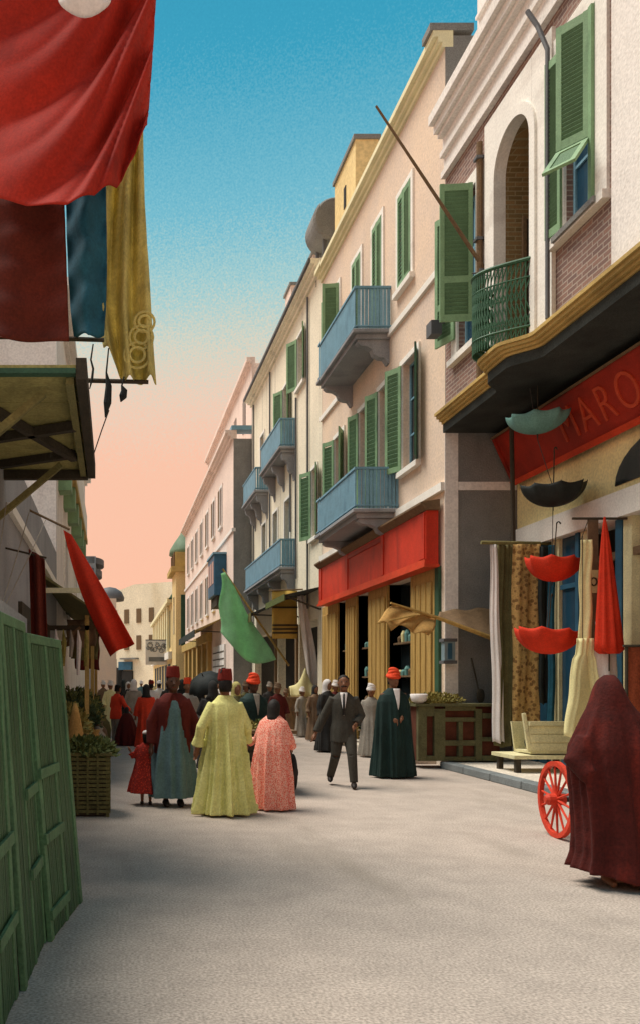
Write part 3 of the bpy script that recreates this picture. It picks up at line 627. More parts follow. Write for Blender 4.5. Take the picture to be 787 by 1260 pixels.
for k in range(6):
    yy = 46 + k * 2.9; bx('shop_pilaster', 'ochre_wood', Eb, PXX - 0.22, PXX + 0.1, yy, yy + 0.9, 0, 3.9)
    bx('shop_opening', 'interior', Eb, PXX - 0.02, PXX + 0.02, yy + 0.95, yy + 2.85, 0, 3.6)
bx('shop_fascia', 'trim_ochre', Eb, PXX - 0.3, PXX + 0.1, 45.8, 63, 3.9, 4.4)
ss = bx('roller_shutter', 'stucco_white', Eb, PXX - 0.1, PXX + 0.02, 40.2, 44.6, 0.2, 3.5)
for k in range(8): bx('shutter_rib', 'stripe_dark', ss, PXX - 0.12, PXX - 0.102, 40.25, 44.55, 0.6 + k * 0.36, 0.65 + k * 0.36)
# awnings over far shops
def awning(name, label, x0, x1, ya, yb, zi, zo, m_, edge, lip_=0.18):
    A = thing(name, label, 'awning', (x0, (ya + yb) / 2, zo))
    mm = MB(); mm.prism([(x0, ya, zi), (x1, ya, zo), (x1, ya, zo - 0.04), (x0, ya, zi - 0.06)], (0, yb - ya, 0)); build(mm, 'canopy', m_, A)
    mm = MB(); mm.box(x1 - 0.03, x1 - 0.003, ya, yb, zo - lip_, zo + 0.02); build(mm, 'valance', edge, A)
    for y in (ya + 0.08, yb - 0.08): part('strut', 'wood_dark', A, lambda q: q.beam((x0, y, zi - 0.7), (x1 + 0.05, y, zo - 0.05), 0.05, 0.05))
    return A
awning('awning', 'dark shop awning with green front edge beside the red box sign', FX, 5.3, 25.1, 28.2, 4.55, 4.3, 'soffit_shade_awning', 'leaf_a')
awning('awning', 'dark olive awning sagging below the long pale balcony', FX, 5.0, 29.5, 36.5, 4.7, 4.1, 'soffit_shade_awning', 'wood_olive', 0.3)
awning('awning', 'yellow topped dark awning over the shop under the pink house', PXX, 4.2, 42, 52, 4.9, 4.3, 'trim_ochre', 'soffit_shade_awning', 0.35)

# ------------------------------------------------------------------ far end of the street
Gb = thing('corner_tower', 'slim yellow tower with green dome at the far bend', 'tower', (5.9, 66, 0))
bx('wall', 'stucco_yellow', Gb, 4.9, 7, 64, 68, 0, 10.3); bx('cornice', 'trim_ochre', Gb, 4.5, 7.2, 63.6, 68.3, 10.3, 10.7); bx('lantern', 'trim_ochre', Gb, 4.85, 7, 64.1, 67.8, 10.7, 11.9)
for k in range(4): bx('lantern_pier', 'wood_brown', Gb, 4.75, 4.848, 64.2 + k * 1.0, 64.5 + k * 1.0, 10.7, 11.9)
m = MB(); m.loft([[(5.9 + r * math.cos(2 * PI * k / 16), 66 + r * math.sin(2 * PI * k / 16), z) for k in range(16)] for r, z in ((1.4, 11.9), (1.35, 12.3), (1.0, 12.9), (0.5, 13.6), (0.25, 14.4), (0.05, 14.7))]); build(m, 'dome', 'dome_green', Gb, smooth=True)
bx('side_door', 'green_dark', Gb, 5.3, 6.2, 63.95, 64.0, 4.5, 8.5); bx('tall_window', 'glass_dark', Gb, 4.87, 4.9, 65.5, 66.3, 5.5, 8.5)
Hb = thing('yellow_building', 'long yellow house with close upright window piers and green roof', 'building', (6, 90, 0))
bx('wall', 'stucco_yellow', Hb, 4.9, 9, 68.4, 100, 0, 8.6); m = MB(); m.prism([(4.6, 68.4, 8.6), (9, 68.4, 8.6), (9, 68.4, 12), (6.5, 68.4, 11.4)], (0, 31.6, 0)); build(m, 'roof', 'roof_green', Hb)
bx('eaves', 'trim_yellow', Hb, 4.5, 5.0, 68.4, 100, 8.35, 8.7)
for k in range(9):
    yy = 70 + k * 3.2; wn = bx('window', 'glass_dark', Hb, 4.86, 4.89, yy, yy + 1.3, 4.6, 7.8); bx('pier', 'trim_yellow', Hb, 4.7, 4.89, yy + 1.6, yy + 2.5, 4.2, 8.3)
bx('band', 'trim_white', Hb, 4.6, 4.9, 68.4, 100, 3.6, 4.2)
for k in range(6): bx('shop_opening', 'interior', Hb, 4.85, 4.895, 70 + k * 4.6, 73 + k * 4.6, 0, 3.2)
Ib = thing('end_building', 'big cream house with small windows closing the end of the street', 'building', (3, 112, 0), rz=-0.75)
m = MB(); m.prism([(-9, 110, 0), (12, 110, 0), (12, 110, 14.6), (4.5, 110, 14.8), (2.2, 110, 14.3), (0.5, 110, 14.5), (-9, 110, 15.0)], (0, 8, 0)); build(m, 'wall', 'stucco_far_haze', Ib)
for q in range(7):
    for zz in (6.0, 9.6): bx('window', 'wood_brown', Ib, -6 + q * 2.2, -5.2 + q * 2.2, 109.9, 109.98, zz, zz + 1.9)  # lighter window tone carries the same painted haze
bx('balcony', 'stone_grey', Ib, 2.6, 5.4, 109.2, 109.98, 4.7, 4.9); bx('shop_fascia', 'blue_deep', Ib, 2.0, 4.3, 109.6, 109.98, 3.3, 4.4); bx('shop_opening', 'interior', Ib, 1.8, 4.4, 109.7, 109.95, 0, 3.2)
for a in (-2.6, -0.6, 1.2): bx('shop_opening', 'interior', Ib, a, a + 1.4, 109.7, 109.95, 0, 3.6)
SG = thing('scroll_sign', 'small white hanging sign with grey scrolls near the street end', 'sign', (4.4, 74, 3.6))
bx('board', 'stucco_white', SG, 2.9, 5.0, 74, 74.12, 3.2, 5.4)
for q in range(9):
    cx, cz, r = 3.15 + 0.2 * q, 4.75 + 0.25 * math.sin(q * 1.9), 0.2 + 0.1 * hsh(q); m = MB()
    m.tube([(cx + (r - 0.012 * k) * math.cos(k * 0.6 + q), 73.97, cz + (r - 0.012 * k) * math.sin(k * 0.6 + q) * (1 if q % 2 else -1)) for k in range(14)], 0.04, 5); build(m, 'scroll', 'stone_grey', SG)
bx('lower_band', 'stone_grey', SG, 3.2, 4.8, 73.96, 73.99, 3.5, 3.9)
bx('bracket', 'lead', SG, 2.9, 5.0, 74.02, 74.08, 5.4, 5.5)

# ------------------------------------------------------------------ left side
LX = -1.2
La = thing('left_shop', 'low grey shaded shop wall behind the leaning green shutters', 'building', (-2.5, 9, 0))
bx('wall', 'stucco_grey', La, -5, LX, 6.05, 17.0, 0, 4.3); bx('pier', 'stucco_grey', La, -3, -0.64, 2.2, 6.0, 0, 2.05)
bx('string_course', 'trim_white', La, LX, LX + 0.06, 9.2, 17.0, 3.5, 3.62)
for a in (10.2, 13.2): bx('door', 'wood_dark', La, LX, LX + 0.05, a, a + 1.5, 0, 2.6)
Lb = thing('left_house', 'tall whitewashed house with green bracketed balcony on the shaded side', 'building', (-3, 25, 0))
op = [(19.2, 20.2, 6.6, 8.8), (22.5, 23.5, 6.6, 8.8), (26, 27, 6.6, 8.8), (30, 31, 6.6, 8.8), (29.5, 30.4, 3.4, 5.2), (24.5, 25.5, 3.2, 5.2), (19.5, 20.5, 3.2, 5.0)]
m = MB(); facade(m, LX, 17.05, 34, 0, 9.8, op, 0.3, -1); build(m, 'wall', 'stucco_white', Lb)
m = MB(); m.box(-7, LX - 0.31, 17.05, 34, 0, 9.8); m.box(LX - 0.31, LX - 0.003, 17.02, 17.05, 0, 9.8); m.box(LX - 0.31, LX - 0.003, 34, 34.03, 0, 9.8); build(m, 'core', 'stucco_white', Lb)
for o_ in op: window(Lb, LX, *o_, trim='trim_white', tw=0.12, fm='blue_deep', sgn=-1)
cornice(Lb, LX, 17.05, 34, 9.8, [(0, .12, .1), (.12, .3, .25)], 'stucco_white', sgn=-1)
lb = bx('balcony', 'trim_ochre', Lb, LX, LX + 0.32, 17.4, 27.5, 6.25, 6.4)
for k in range(6): bx('bracket', 'green_paint', lb, LX, LX + 0.28, 17.6 + k * 1.8, 18.1 + k * 1.8, 5.75, 6.248)
bx('railing', 'trim_white', lb, LX + 0.24, LX + 0.3, 17.4, 27.5, 6.402, 7.2)
Lc = thing('far_left_house', 'low grey house with stacked round balconies beyond the whitewashed house', 'building', (-3, 50, 0))
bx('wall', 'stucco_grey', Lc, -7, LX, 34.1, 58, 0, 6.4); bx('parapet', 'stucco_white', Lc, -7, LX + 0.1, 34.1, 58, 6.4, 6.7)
for (yy, zz, rr) in ((42, 7.0, 0.6), (42, 7.55, 0.7)):
    m = MB(); n = 16
    m.prism([(LX - 0.3, yy - 1.5, zz)] + [(LX - 0.0 + rr * math.sin(PI * k / n), yy - 1.5 * math.cos(PI * k / n), zz) for k in range(n + 1)] + [(LX - 0.3, yy + 1.5, zz)], (0, 0, 0.3)); build(m, 'round_balcony', 'lead', Lc)
bx('turret', 'stucco_grey', Lc, -2.6, LX + 0.3, 40.6, 43.4, 6.4, 7.9)
Ld = thing('domed_kiosk', 'far grey building with a flat dark dome on the shaded side', 'building', (-1, 66, 0))
bx('wall', 'stucco_cream', Ld, -6, 0.2, 62, 72, 0, 8.0)
m = MB(); m.loft([[(-0.3 + r * math.cos(2 * PI * k / 20), 64 + r * math.sin(2 * PI * k / 20), z) for k in range(20)] for r, z in ((1.1, 8.0), (1.15, 8.25), (0.95, 8.7), (0.5, 9.0), (0.05, 9.1))]); build(m, 'dome', 'lead', Ld, smooth=True)
for k in range(3): bx('shop_opening', 'interior', Ld, -1.0 + 0.02, 0.23, 63 + k * 3, 65.4 + k * 3, 0, 3.4)

# timber canopy
Cn = thing('timber_canopy', 'olive boarded timber canopy with dark edge beams jutting from the shaded wall', 'canopy', (-0.75, 7.5, 3.9))
for k in range(8):
    a = 6.02 + k * 0.36; bx('board', 'canopy_wood', Cn, -1.25, -0.28, a, a + 0.352, 3.90 + 0.004 * (k % 2), 3.935 + 0.004 * (k % 2))
bx('edge_beam', 'wood_dark', Cn, -0.28, -0.2, 6.0, 8.92, 3.82, 3.98); bx('edge_beam', 'wood_dark', Cn, -1.25, -0.281, 8.84, 8.92, 3.80, 3.895); bx('edge_beam', 'green_dark', Cn, -1.25, -0.281, 5.98, 6.06, 3.86, 3.898)
bx('joist', 'wood_olive', Cn, -0.36, -0.30, 6.1, 8.83, 3.82, 3.898)
for a, b in (((-1.2, 6.3, 3.85), (-0.4, 8.2, 3.85)), ((-1.2, 7.6, 3.85), (-0.35, 7.2, 3.85)), ((-1.2, 8.5, 3.86), (-0.4, 8.1, 3.86))): part('joist', 'wood_dark', Cn, lambda mm: mm.beam(a, b, 0.07, 0.08))
for y in (6.4, 8.5): part('strut', 'wood_olive', Cn, lambda mm: mm.beam((-1.22, y, 3.3), (-0.55, y, 3.86), 0.06, 0.06))

# ------------------------------------------------------------------ cloth hangings, upper left
ms_ = thing('hanging_mast', 'timber mast with cross arms carrying the cloths above the canopy', 'mast', (-1.12, 6.9, 0))
m = MB(); m.tube([(-1.12, 6.9, 0), (-1.12, 6.9, 8.6)], 0.07, 8); build(m, 'mast', 'wood_brown', ms_)
for (z, y, xe) in ((7.42, 6.5, 0.40), (6.35, 7.06, 0.24), (4.20, 7.0, 0.3), (4.52, 6.9, -0.08)):
    m = MB(); m.tube([(-1.15, 6.9, z), (-0.9, y, z), (xe, y, z - 0.03)], [0.025, 0.022, 0.018], 6); build(m, 'cross_arm', 'wood_dark', ms_)
def cloth(name, label, m_, fn, nu, nv, cat='cloth', group=None, solid=0.008):
    mm = MB(); mm.grid(fn, nu, nv); return build(mm, name, m_, smooth=True, solid=solid, label=label, cat=cat, group=group)
def f_red(u, v):          # full swag: hem sweeps up to the right
    xb, xt = -20 + 200 * u, -20 + 213 * u
    hem_y = 252 - 10 * math.cos(4 * u) * (1 - u) - 86 * max(0, (xb - 62) / 118) ** 2.6
    YH = 6.5 - math.sin(PI * min(1, u * 0.9)) * 0.42
    hem = PZ(hem_y, YH); z = 7.4 + (hem - 7.4) * v
    x = PX(xt + (xb - xt) * v ** 1.5, 6.5 + (YH - 6.5) * v ** 1.5)
    sag = math.sin(PI * min(1, u * 0.9)) * 0.42 * v ** 1.5
    cx_, cz_ = (u - 0.95), (8.6 - z)                       # folds radiate from the upper right corner
    ang = math.atan2(cz_, -cx_ * 1.4 + 0.12); rad = math.hypot(cx_ * 1.4, cz_)
    q_ = v + 0.75 * u ** 2.4
    fold = 0.13 * (1 - 1.8 * abs(math.sin(8.5 * q_ + 0.8 * math.sin(4 * u)))) * (0.15 + 0.85 * u) + 0.05 * (1 - 1.8 * abs(math.sin(17 * q_ + 3 * u + 1))) * u
    return (x, 6.5 - sag + fold, z)
cloth('hanging_cloth', 'large bright red cloth swagged overhead with a curved hem', 'cloth_red', f_red, 60, 80)
def f_lin(u, v):
    a = 2 * PI * u; r = v
    return (-0.21 + 0.19 * r * math.cos(a), 5.86 + 0.05 * r * r + 0.03 * math.sin(3 * a) * r, 6.59 + 0.19 * r * math.sin(a) - 0.04 * r * math.cos(2 * a))
cloth('pale_bundle', 'pale folded cloth bundle showing at the top of the red swag', 'cloth_white', f_lin, 24, 6, solid=0.02)
def f_mar(u, v):
    x = -1.15 + (0.735 + 0.05 * v) * u; z = 5.75 - (1.33 + 0.03 * u) * v
    return (x, 6.72 + 0.04 * math.sin(9 * u + 2 * v) + 0.015 * math.sin(30 * v), z + 0.01 * math.sin(11 * u))
cloth('hanging_cloth', 'dark maroon cloth hanging straight below the red swag', 'cloth_maroon', f_mar, 30, 40)
def f_teal(u, v):
    wv = 1 - 0.25 * v ** 4; x = -0.41 + 0.03 * v + 0.34 * (0.5 + (u - 0.5) * wv); z = 5.95 - (1.50 - 0.12 * abs(u - 0.5)) * v
    return (x, 6.85 + 0.05 * math.sin(8 * u + 1) - 0.10 * math.sin(PI * u) + 0.02 * math.sin(26 * v + 6 * u), z + 0.015 * math.sin(7 * u) * v)
cloth('hanging_cloth', 'dark teal cloth bunched between the maroon and yellow cloths', 'cloth_teal', f_teal, 26, 50)
def f_yel(u, v):
    sp = 0.62 + 0.38 * v ** 0.6
    x = 0.25 + 0.12 * v ** 1.6 - 0.55 * sp * (1 - u) + 0.17 * (1 - u) * max(0, v - 0.72) * 2.0
    z = 6.34 - (2.16 - 0.32 * max(0, 0.4 - u) * 2.5) * v
    return (x, 7.0 + 0.085 * math.sin(17 * u + 2.5 * v) * (0.4 + v) + 0.03 * math.sin(31 * u + 9 * v), z)
yc = cloth('hanging_cloth', 'long yellow silk cloth with round rosettes at its lower corner', 'cloth_yellow', f_yel, 50, 60)
for (px, py, r) in ((181, 396, 0.085), (177, 415, 0.10), (172, 437, 0.11)):
    c = P(px - 3, py, 6.89); m = MB()
    for k in range(2):
        rr = r * (1 - 0.42 * k); m.tube([c + Vector((rr * math.cos(a), -0.01 * k, rr * math.sin(a))) for a in [2 * PI * q / 18 for q in range(19)]], 0.012, 6)
    build(m, 'rosette', 'cloth_yellow', yc)
for i, (px, y0_, y1_) in enumerate(((112, 425, 480), (131, 430, 515), (150, 465, 496))):
    m = MB(); z0_, z1_ = PZ(y0_, 7.0), PZ(y1_, 7.0); x = PX(px, 7.0); h_ = z0_ - z1_
    m.tube([(x + 0.02, 6.97, z0_), (x, 6.97, z0_ - h_ * 0.35), (x + 0.02, 6.97, z0_ - h_ * 0.55), (x + 0.01, 6.96, z0_ - h_ * 0.8), (x - 0.01, 6.97, z1_)], [0.006, 0.008, 0.028 if i else 0.01, 0.035 if i else 0.012, 0.004], 7)
    build(m, 'tassel', 'cloth_black', label=('thin black tassel cord below the teal cloth', 'longest black feathery tassel under the yellow cloth', 'short black tassel on the pole under the yellow cloth')[i], cat='tassel')
m = MB(); m.tube([P(134, 505, 7.0), P(125, 530, 7.6), P(113, 566, 8.4)], 0.006, 5); build(m, 'rope', 'wire', label='thin dark rope running from tassel pole to canopy edge', cat='rope')

# red flag and banner on the left
def f_flag(u, v):
    a = P(78 + 10 * u, 652 + 6 * u, 11.6); b = P(136 + 29 * u, 808 - 16 * u, 11.6)
    p = a.lerp(b, v); bul = math.sin(PI * v) * 0.02
    return (p.x - 0.10 * math.sin(PI * v) * (1 - u) + 0.02 * math.sin(PI * v), p.y + 0.09 * math.sin(7 * u + 3 * v) * v - 0.22 * u * v, p.z + 0.02 * math.sin(5 * u) * v)
fl = thing('flag', 'long drooping red flag hanging out from the whitewashed house', 'flag', P(78, 652, 11.6))
mm = MB(); mm.grid(f_flag, 20, 40); build(mm, 'banner', 'cloth_flag', fl, smooth=True, solid=0.006)
m = MB(); a, b = P(78, 648, 11.6), Vector((-1.22, 11.6, 4.05)); m.tube([a + (a - b).normalized() * 0.1, b], 0.018, 6); build(m, 'pole', 'wood_brown', fl)
def f_ban(u, v):
    x = -0.94 + 0.18 * u + 0.03 * v; z = 3.06 - 0.12 * u - (0.98 - 0.1 * u) * v
    return (x, 9.0 + 0.05 * math.sin(9 * u) - 0.1 * u, z)
cloth('banner', 'short dark red banner hanging on the grey shop wall', 'cloth_maroon', f_ban, 16, 20)
m = MB(); m.tube([(-1.2, 9.0, 3.07), (-0.74, 8.92, 2.95)], 0.012, 6); build(m, 'banner_rod', 'wood_dark', label='thin rod carrying the short dark red banner', cat='rod')
for i, (a, b) in enumerate(((P(36, 630, 8.9), P(3, 742, 6.2)), (P(56, 640, 11), P(5, 748, 6.2)), (P(8, 618, 7.6), P(-4, 700, 5.9)))):
    m = MB(); m.tube([a, (a + b) / 2 - Vector((0, 0, 0.02)), b], 0.005, 5); build(m, 'rope', 'rope', label='thin pale guy rope in front of the grey shop wall', cat='rope', group='guy ropes by the shop wall')

# ------------------------------------------------------------------ leaning green shutters
def lean_panel(label, A, Bp, At, Bt, rails, seedk):
    A, Bp, At, Bt = map(Vector, (A, Bp, At, Bt))
    T = thing('leaning_shutter', label, 'shutter', (A + Bp) / 2)
    u = (Bp - A); W = u.length; un = u.normalized(); v = (At - A); H = v.length; vn = v.normalized(); n = un.cross(vn).normalized()
    if n.x < 0: n = -n
    def slab(a, b, c, d, o0, o1, name, m_, par=T, bev=0.004):
        mm = MB(); mm.obox(A + un * (a + b) / 2 + vn * (c + d) / 2 + n * (o0 + o1) / 2, un * (b - a) / 2, vn * (d - c) / 2, n * (o1 - o0) / 2); return build(mm, name, m_, par, bevel=bev)
    sw = 0.07
    slab(0, sw, 0, H, -0.02, 0.013, 'stile', 'green_edge'); slab(W - sw, W, 0, H, -0.02, 0.013, 'stile', 'green_edge')
    slab(W / 2 - 0.025, W / 2 + 0.025, 0.0, H - 0.06, -0.02, 0.011, 'stile', 'green_edge')
    slab(sw, W - sw, H - 0.06, H, -0.02, 0.013, 'rail', 'green_edge')
    nb = 18; bwid = (W - 2 * sw) / nb
    for k in range(nb):
        a = sw + k * bwid; slab(a + 0.0035, a + bwid - 0.0035, 0.004, H - 0.065, -0.012, 0.002 + 0.004 * hsh(k, seedk), 'board', 'green_door', T, 0)
    for (a, b, c) in rails: slab(a * W, b * W, c - 0.03, c + 0.03, 0.0135, 0.03, 'batten', 'green_edge', T, 0)
    return T
lean_panel('leaning green boarded shutter at the end of the row, next to the wicker crate', (-0.385, 4.94, 0), (-0.234, 5.85, 0), (-0.545, 4.98, 1.885), (-0.475, 5.86, 1.915), [(0.0, 0.53, 0.16), (0.0, 0.53, 0.62), (0.0, 0.53, 1.02)], 1)
lean_panel('leaning green boarded shutter in the middle of the row', (-0.46, 4.15, 0), (-0.42, 4.98, 0), (-0.60, 4.2, 1.95), (-0.585, 4.99, 1.97), [(0.47, 1.0, 0.5), (0.47, 1.0, 0.95)], 2)
lean_panel('leaning green boarded shutter farthest from the wicker crate', (-0.53, 3.2, 0), (-0.49, 4.1, 0), (-0.63, 3.2, 1.98), (-0.62, 4.12, 1.98), [(0.47, 1.0, 0.4), (0.47, 1.0, 0.8)], 3)

# ------------------------------------------------------------------ produce: leaf heaps, crates, stalls
def leaf_heap(name, c, rx, ry, rz, n, m_, size=0.05, parent=None, label=None, cat=None, seedk=0, **k):
    rnd = random.Random(seedk); mm = MB(); c = Vector(c)
    mm.ball(c, rx * 0.8, ry * 0.8, rz * 0.75, 12, 8)
    for _ in range(n):
        d = Vector((rnd.gauss(0, 1), rnd.gauss(0, 1), abs(rnd.gauss(0, 1)) * 0.9)).normalized(); r = 0.72 + 0.34 * rnd.random()
        p = c + Vector((d.x * rx, d.y * ry, d.z * rz)) * r; s = size * (0.6 + 0.9 * rnd.random())
        t = (d + Vector((rnd.uniform(-1, 1), rnd.uniform(-1, 1), rnd.uniform(-.6, 1)))).normalized(); q = t.cross(Vector((rnd.uniform(-1, 1), rnd.uniform(-1, 1), rnd.uniform(-1, 1)))).normalized()
        b_ = t.cross(q)
        mm.add([p, p + t * s + q * s * 0.45 + b_ * s * .1, p + t * s * 2, p + t * s - q * s * 0.45 + b_ * s * .1], [[0, 1, 2, 3]])
    return build(mm, name, m_, parent, label=label, cat=cat, kind='stuff', **k)
def wicker_crate(label, x0, x1, y0, y1, h, rows=12, loc=None):
    T = thing('wicker_crate', label, 'crate', ((x0 + x1) / 2, (y0 + y1) / 2, 0))
    for (x, y) in ((x0, y0), (x1, y0), (x0, y1), (x1, y1)): bx('post', 'wicker', T, x - 0.02, x + 0.02, y - 0.02, y + 0.02, 0, h)
    dz = (h - 0.06) / rows
    for k in range(rows):
        z = 0.05 + k * dz; o = 0.006 * (k % 2)
        bx('slat', 'wicker', T, x0 - 0.03 - o, x1 + 0.03 + o, y0 - 0.032, y0 - 0.021, z, z + dz * 0.72); bx('slat', 'wicker', T, x1 + 0.021, x1 + 0.032, y0, y1, z, z + dz * 0.72)
        bx('slat', 'wicker', T, x0 - 0.032, x0 - 0.021, y0, y1, z, z + dz * 0.72)
    bx('bottom', 'wood_dark', T, x0, x1, y0, y1, 0.02, 0.06)
    for k in range(3): x = x0 + (x1 - x0) * (k + 1) / 4; bx('upright', 'wicker', T, x - 0.012, x + 0.012, y0 - 0.046, y0 - 0.034, 0.03, h)
    bx('rim', 'wicker', T, x0 - 0.05, x1 + 0.05, y0 - 0.05, y0 - 0.02, h, h + 0.035); bx('rim', 'wicker', T, x1 + 0.02, x1 + 0.05, y0 - 0.018, y1, h, h + 0.035)
    bx('lining', 'wood_dark', T, x0 + 0.022, x1 - 0.022, y0 + 0.022, y1 - 0.022, 0.06, h - 0.05)
    return T
wicker_crate('square wicker crate standing alone on the road by the leaning shutters', -0.54, -0.07, 9.55, 10.15, 0.72, 13)
leaf_heap('greens', (-0.3, 9.85, 0.70), 0.33, 0.36, 0.2, 900, 'leaf_a', 0.035, None, 'heap of green leaves filling the square wicker crate', 'greens', 3)
wicker_crate('wide wicker crate of greens pushed against the shaded house', -1.1, -0.5, 11.2, 12.2, 0.85, 12)
leaf_heap('greens', (-0.78, 11.7, 0.85), 0.42, 0.6, 0.42, 1300, 'leaf_b', 0.04, None, 'yellowish greens heaped on the wide wicker crate', 'greens', 5)
St = thing('market_stall', 'shaded market stall with olive canopy and yellow posts along the left houses', 'stall', (-0.8, 17, 0))
bx('table', 'wood_olive', St, -1.15, -0.45, 13.4, 20.5, 0.75, 0.82)
for k in range(14): bx('front_plank', 'wood_dark', St, -0.47, -0.45, 13.4 + k * 0.507, 13.88 + k * 0.507, 0.05, 0.748)
for k in range(3): bx('end_plank', 'wood_dark', St, -1.15, -0.48, 13.36, 13.39, 0.06 + k * 0.23, 0.27 + k * 0.23)
for y in (13.5, 17.0, 20.4): bx('post', 'trim_ochre', St, -0.48, -0.41, y, y + 0.07, 0, 2.7)
m = MB(); m.prism([(-1.19, 12.9, 3.35), (-0.3, 12.9, 2.75), (-0.3, 12.9, 2.72), (-1.19, 12.9, 3.3)], (0, 8, 0)); build(m, 'canopy', 'wood_olive', St)
bx('fascia', 'trim_yellow', St, -1.19, -0.31, 12.86, 12.895, 3.0, 3.08); bx('cross_beam', 'wood_dark', St, -1.19, -0.41, 13.5, 13.57, 2.45, 2.53)
part('brace', 'wood_brown', St, lambda mm: mm.beam((-1.15, 13.52, 2.0), (-0.55, 13.52, 2.5), 0.05, 0.05))
for i in range(8):
    leaf_heap('greens', (-0.7, 13.8 + i * 0.86, 0.85), 0.42, 0.45, 0.38 + 0.26 * hsh(i), 620, ('leaf_c', 'leaf_a', 'leaf_b')[i % 3], 0.045, None,
              'bunches of greens heaped on the shaded market stall', 'greens', 20 + i, group='greens on the market stall')
for i in range(5):
    m = MB(); x, y = -0.95 + 0.12 * i, 13.3 + 0.05 * i; m.tube([(x, y, 2.45), (x + 0.02, y, 2.25), (x, y, 1.7 + 0.15 * (i % 3))], [0.01, 0.045, 0.03], 6)
    build(m, 'hanging_bundle', ('cloth_white', 'leaf_b', 'robe_dull')[i % 3], label=('short pale bundle hung deepest under the stall canopy', 'yellow leafy bundle hung between pale bundles under the stall canopy', 'grey bundle hung in the middle under the stall canopy', 'pale bundle hung beside the grey one under the stall canopy', 'yellow leafy bundle hung at the open edge of the stall canopy')[i], cat='bundle', group='bundles under the stall canopy')
m = MB(); m.loft([[(-0.52 + r * math.cos(2 * PI * k / 12), 11.0 + r * 0.8 * math.sin(2 * PI * k / 12), z) for k in range(12)] for r, z in ((0.10, 0.0), (0.15, 0.1), (0.14, 0.6), (0.11, 0.9), (0.06, 1.15), (0.02, 1.3))]); build(m, 'sack', 'cloth_ochre', smooth=True, label='tall ochre sack tied to a point between the wicker crates', cat='sack')
# right: produce stand on the pavement corner
Q = thing('produce_stand', 'olive wooden produce stand with dark red pigeonholes by the grey end wall', 'stand', (6.4, 15.2, 0.1))
sy0, sy1 = 14.85, 15.5
bx('carcass', 'crate_red', Q, 5.56, 7.1, sy0 + 0.12, sy1, 0.14, 1.14)
rects = [(6.05, 6.62, 0.14, 0.22), (5.56, 5.72, 0.14, 1.14), (5.86, 6.06, 0.14, 1.1), (6.06, 6.62, 0.42, 0.52), (6.62, 6.74, 0.14, 1.1), (6.06, 6.62, 0.86, 0.94), (6.06, 6.62, 1.06, 1.14), (6.74, 7.1, 0.14, 0.24), (6.74, 7.1, 0.5, 0.58), (6.74, 7.1, 0.92, 1.02), (6.98, 7.1, 0.58, 0.92), (6.3, 6.38, 0.22, 0.42), (6.3, 6.38, 0.52, 0.86), (5.72, 5.86, 0.14, 0.24), (5.72, 5.86, 0.96, 1.14)]
for (a, b, c, d) in rects: bx('board', 'crate_olive', Q, a + 0.002, b - 0.002, sy0 + 0.02 + 0.02 * hsh(a * 7, c), sy0 + 0.118, c + 0.002, d - 0.002)
bx('top_board', 'crate_olive', Q, 5.5, 7.15, sy0 - 0.02, sy1, 1.142, 1.19)
leaf_heap('vegetables', (6.0, 15.18, 1.2), 0.5, 0.26, 0.16, 900, 'leaf_b', 0.03, None, 'mixed vegetables spread on top of the olive produce stand', 'vegetables', 41)
m = MB(); m.loft([[(5.62 + r * math.cos(2 * PI * k / 14), 15.0 + r * math.sin(2 * PI * k / 14), z) for k in range(14)] for r, z in ((0.06, 1.19), (0.13, 1.24), (0.16, 1.36), (0.14, 1.37), (0.05, 1.27))]); build(m, 'bowl', 'cloth_white', smooth=True, label='round white bowl on the corner of the produce stand', cat='bowl')
# wicker fence side of that stand
for i in range(6):
    m = MB(); x = 5.1 + i * 0.08; m.tube([(x, 15.3, 0), (x + 0.02, 15.32, 0.5), (x, 15.33, 1.1)], [0.03, 0.035, 0.02], 6); build(m, 'bundle', 'crate_olive', label='upright reed bundle beside the olive produce stand', cat='reed bundle', group='reed bundles by the produce stand')

# tattered awning with its pole
TA = thing('tattered_awning', 'ragged tan cloth awning on a slanting pole over the produce stand', 'awning', (6.2, 15.0, 2.4))
def f_aw1(u, v):
    tl, tr = P(483, 745, 14.6), P(537, 762, 14.9); bl, br = P(463, 767, 14.2), P(525, 781, 14.5)
    a = tl.lerp(tr, u); b = bl.lerp(br, u); p = a.lerp(b, v); s = 0.05 * math.sin(9 * u + 3 * v) + 0.025 * math.sin(21 * u + 6 * v)
    return (p.x + 0.05 * math.sin(13 * u) * v, p.y + s, p.z + 0.05 * math.sin(16 * u) * v + s * 0.6)
mm = MB(); mm.grid(f_aw1, 36, 14); build(mm, 'loose_cloth', 'cloth_ochre', TA, smooth=True, solid=0.01)
def f_aw2(u, v):
    a = P(536, 760, 14.9).lerp(P(606, 788, 15.1), u); b = P(540, 752, 15.6).lerp(P(606, 748, 15.66), u); p = a.lerp(b, v)
    return (p.x, p.y, p.z - 0.06 * math.sin(PI * v) + 0.02 * math.sin(14 * u + 4 * v))
mm = MB(); mm.grid(f_aw2, 24, 12); build(mm, 'stretched_cloth', 'wood_brown', TA, smooth=True, solid=0.01)
m = MB(); m.tube([P(480, 742, 14.6), P(540, 761, 14.88), P(607, 786, 15.1)], [0.02, 0.035, 0.045], 7); build(m, 'pole', 'ochre_wood', TA)
m = MB(); m.tube([P(604, 788, 15.1), (7.1, 15.69, 2.75)], 0.03, 6); build(m, 'wall_prop', 'ochre_wood', TA)
m = MB(); m.tube([P(463, 767, 14.2), P(510, 757, 14.5)], 0.018, 6); build(m, 'spreader', 'ochre_wood', TA)
LN = thing('wall_lantern', 'pale glass wall lantern on the grey end wall beside the quoin', 'lantern', (6.4, 15.6, 1.95))
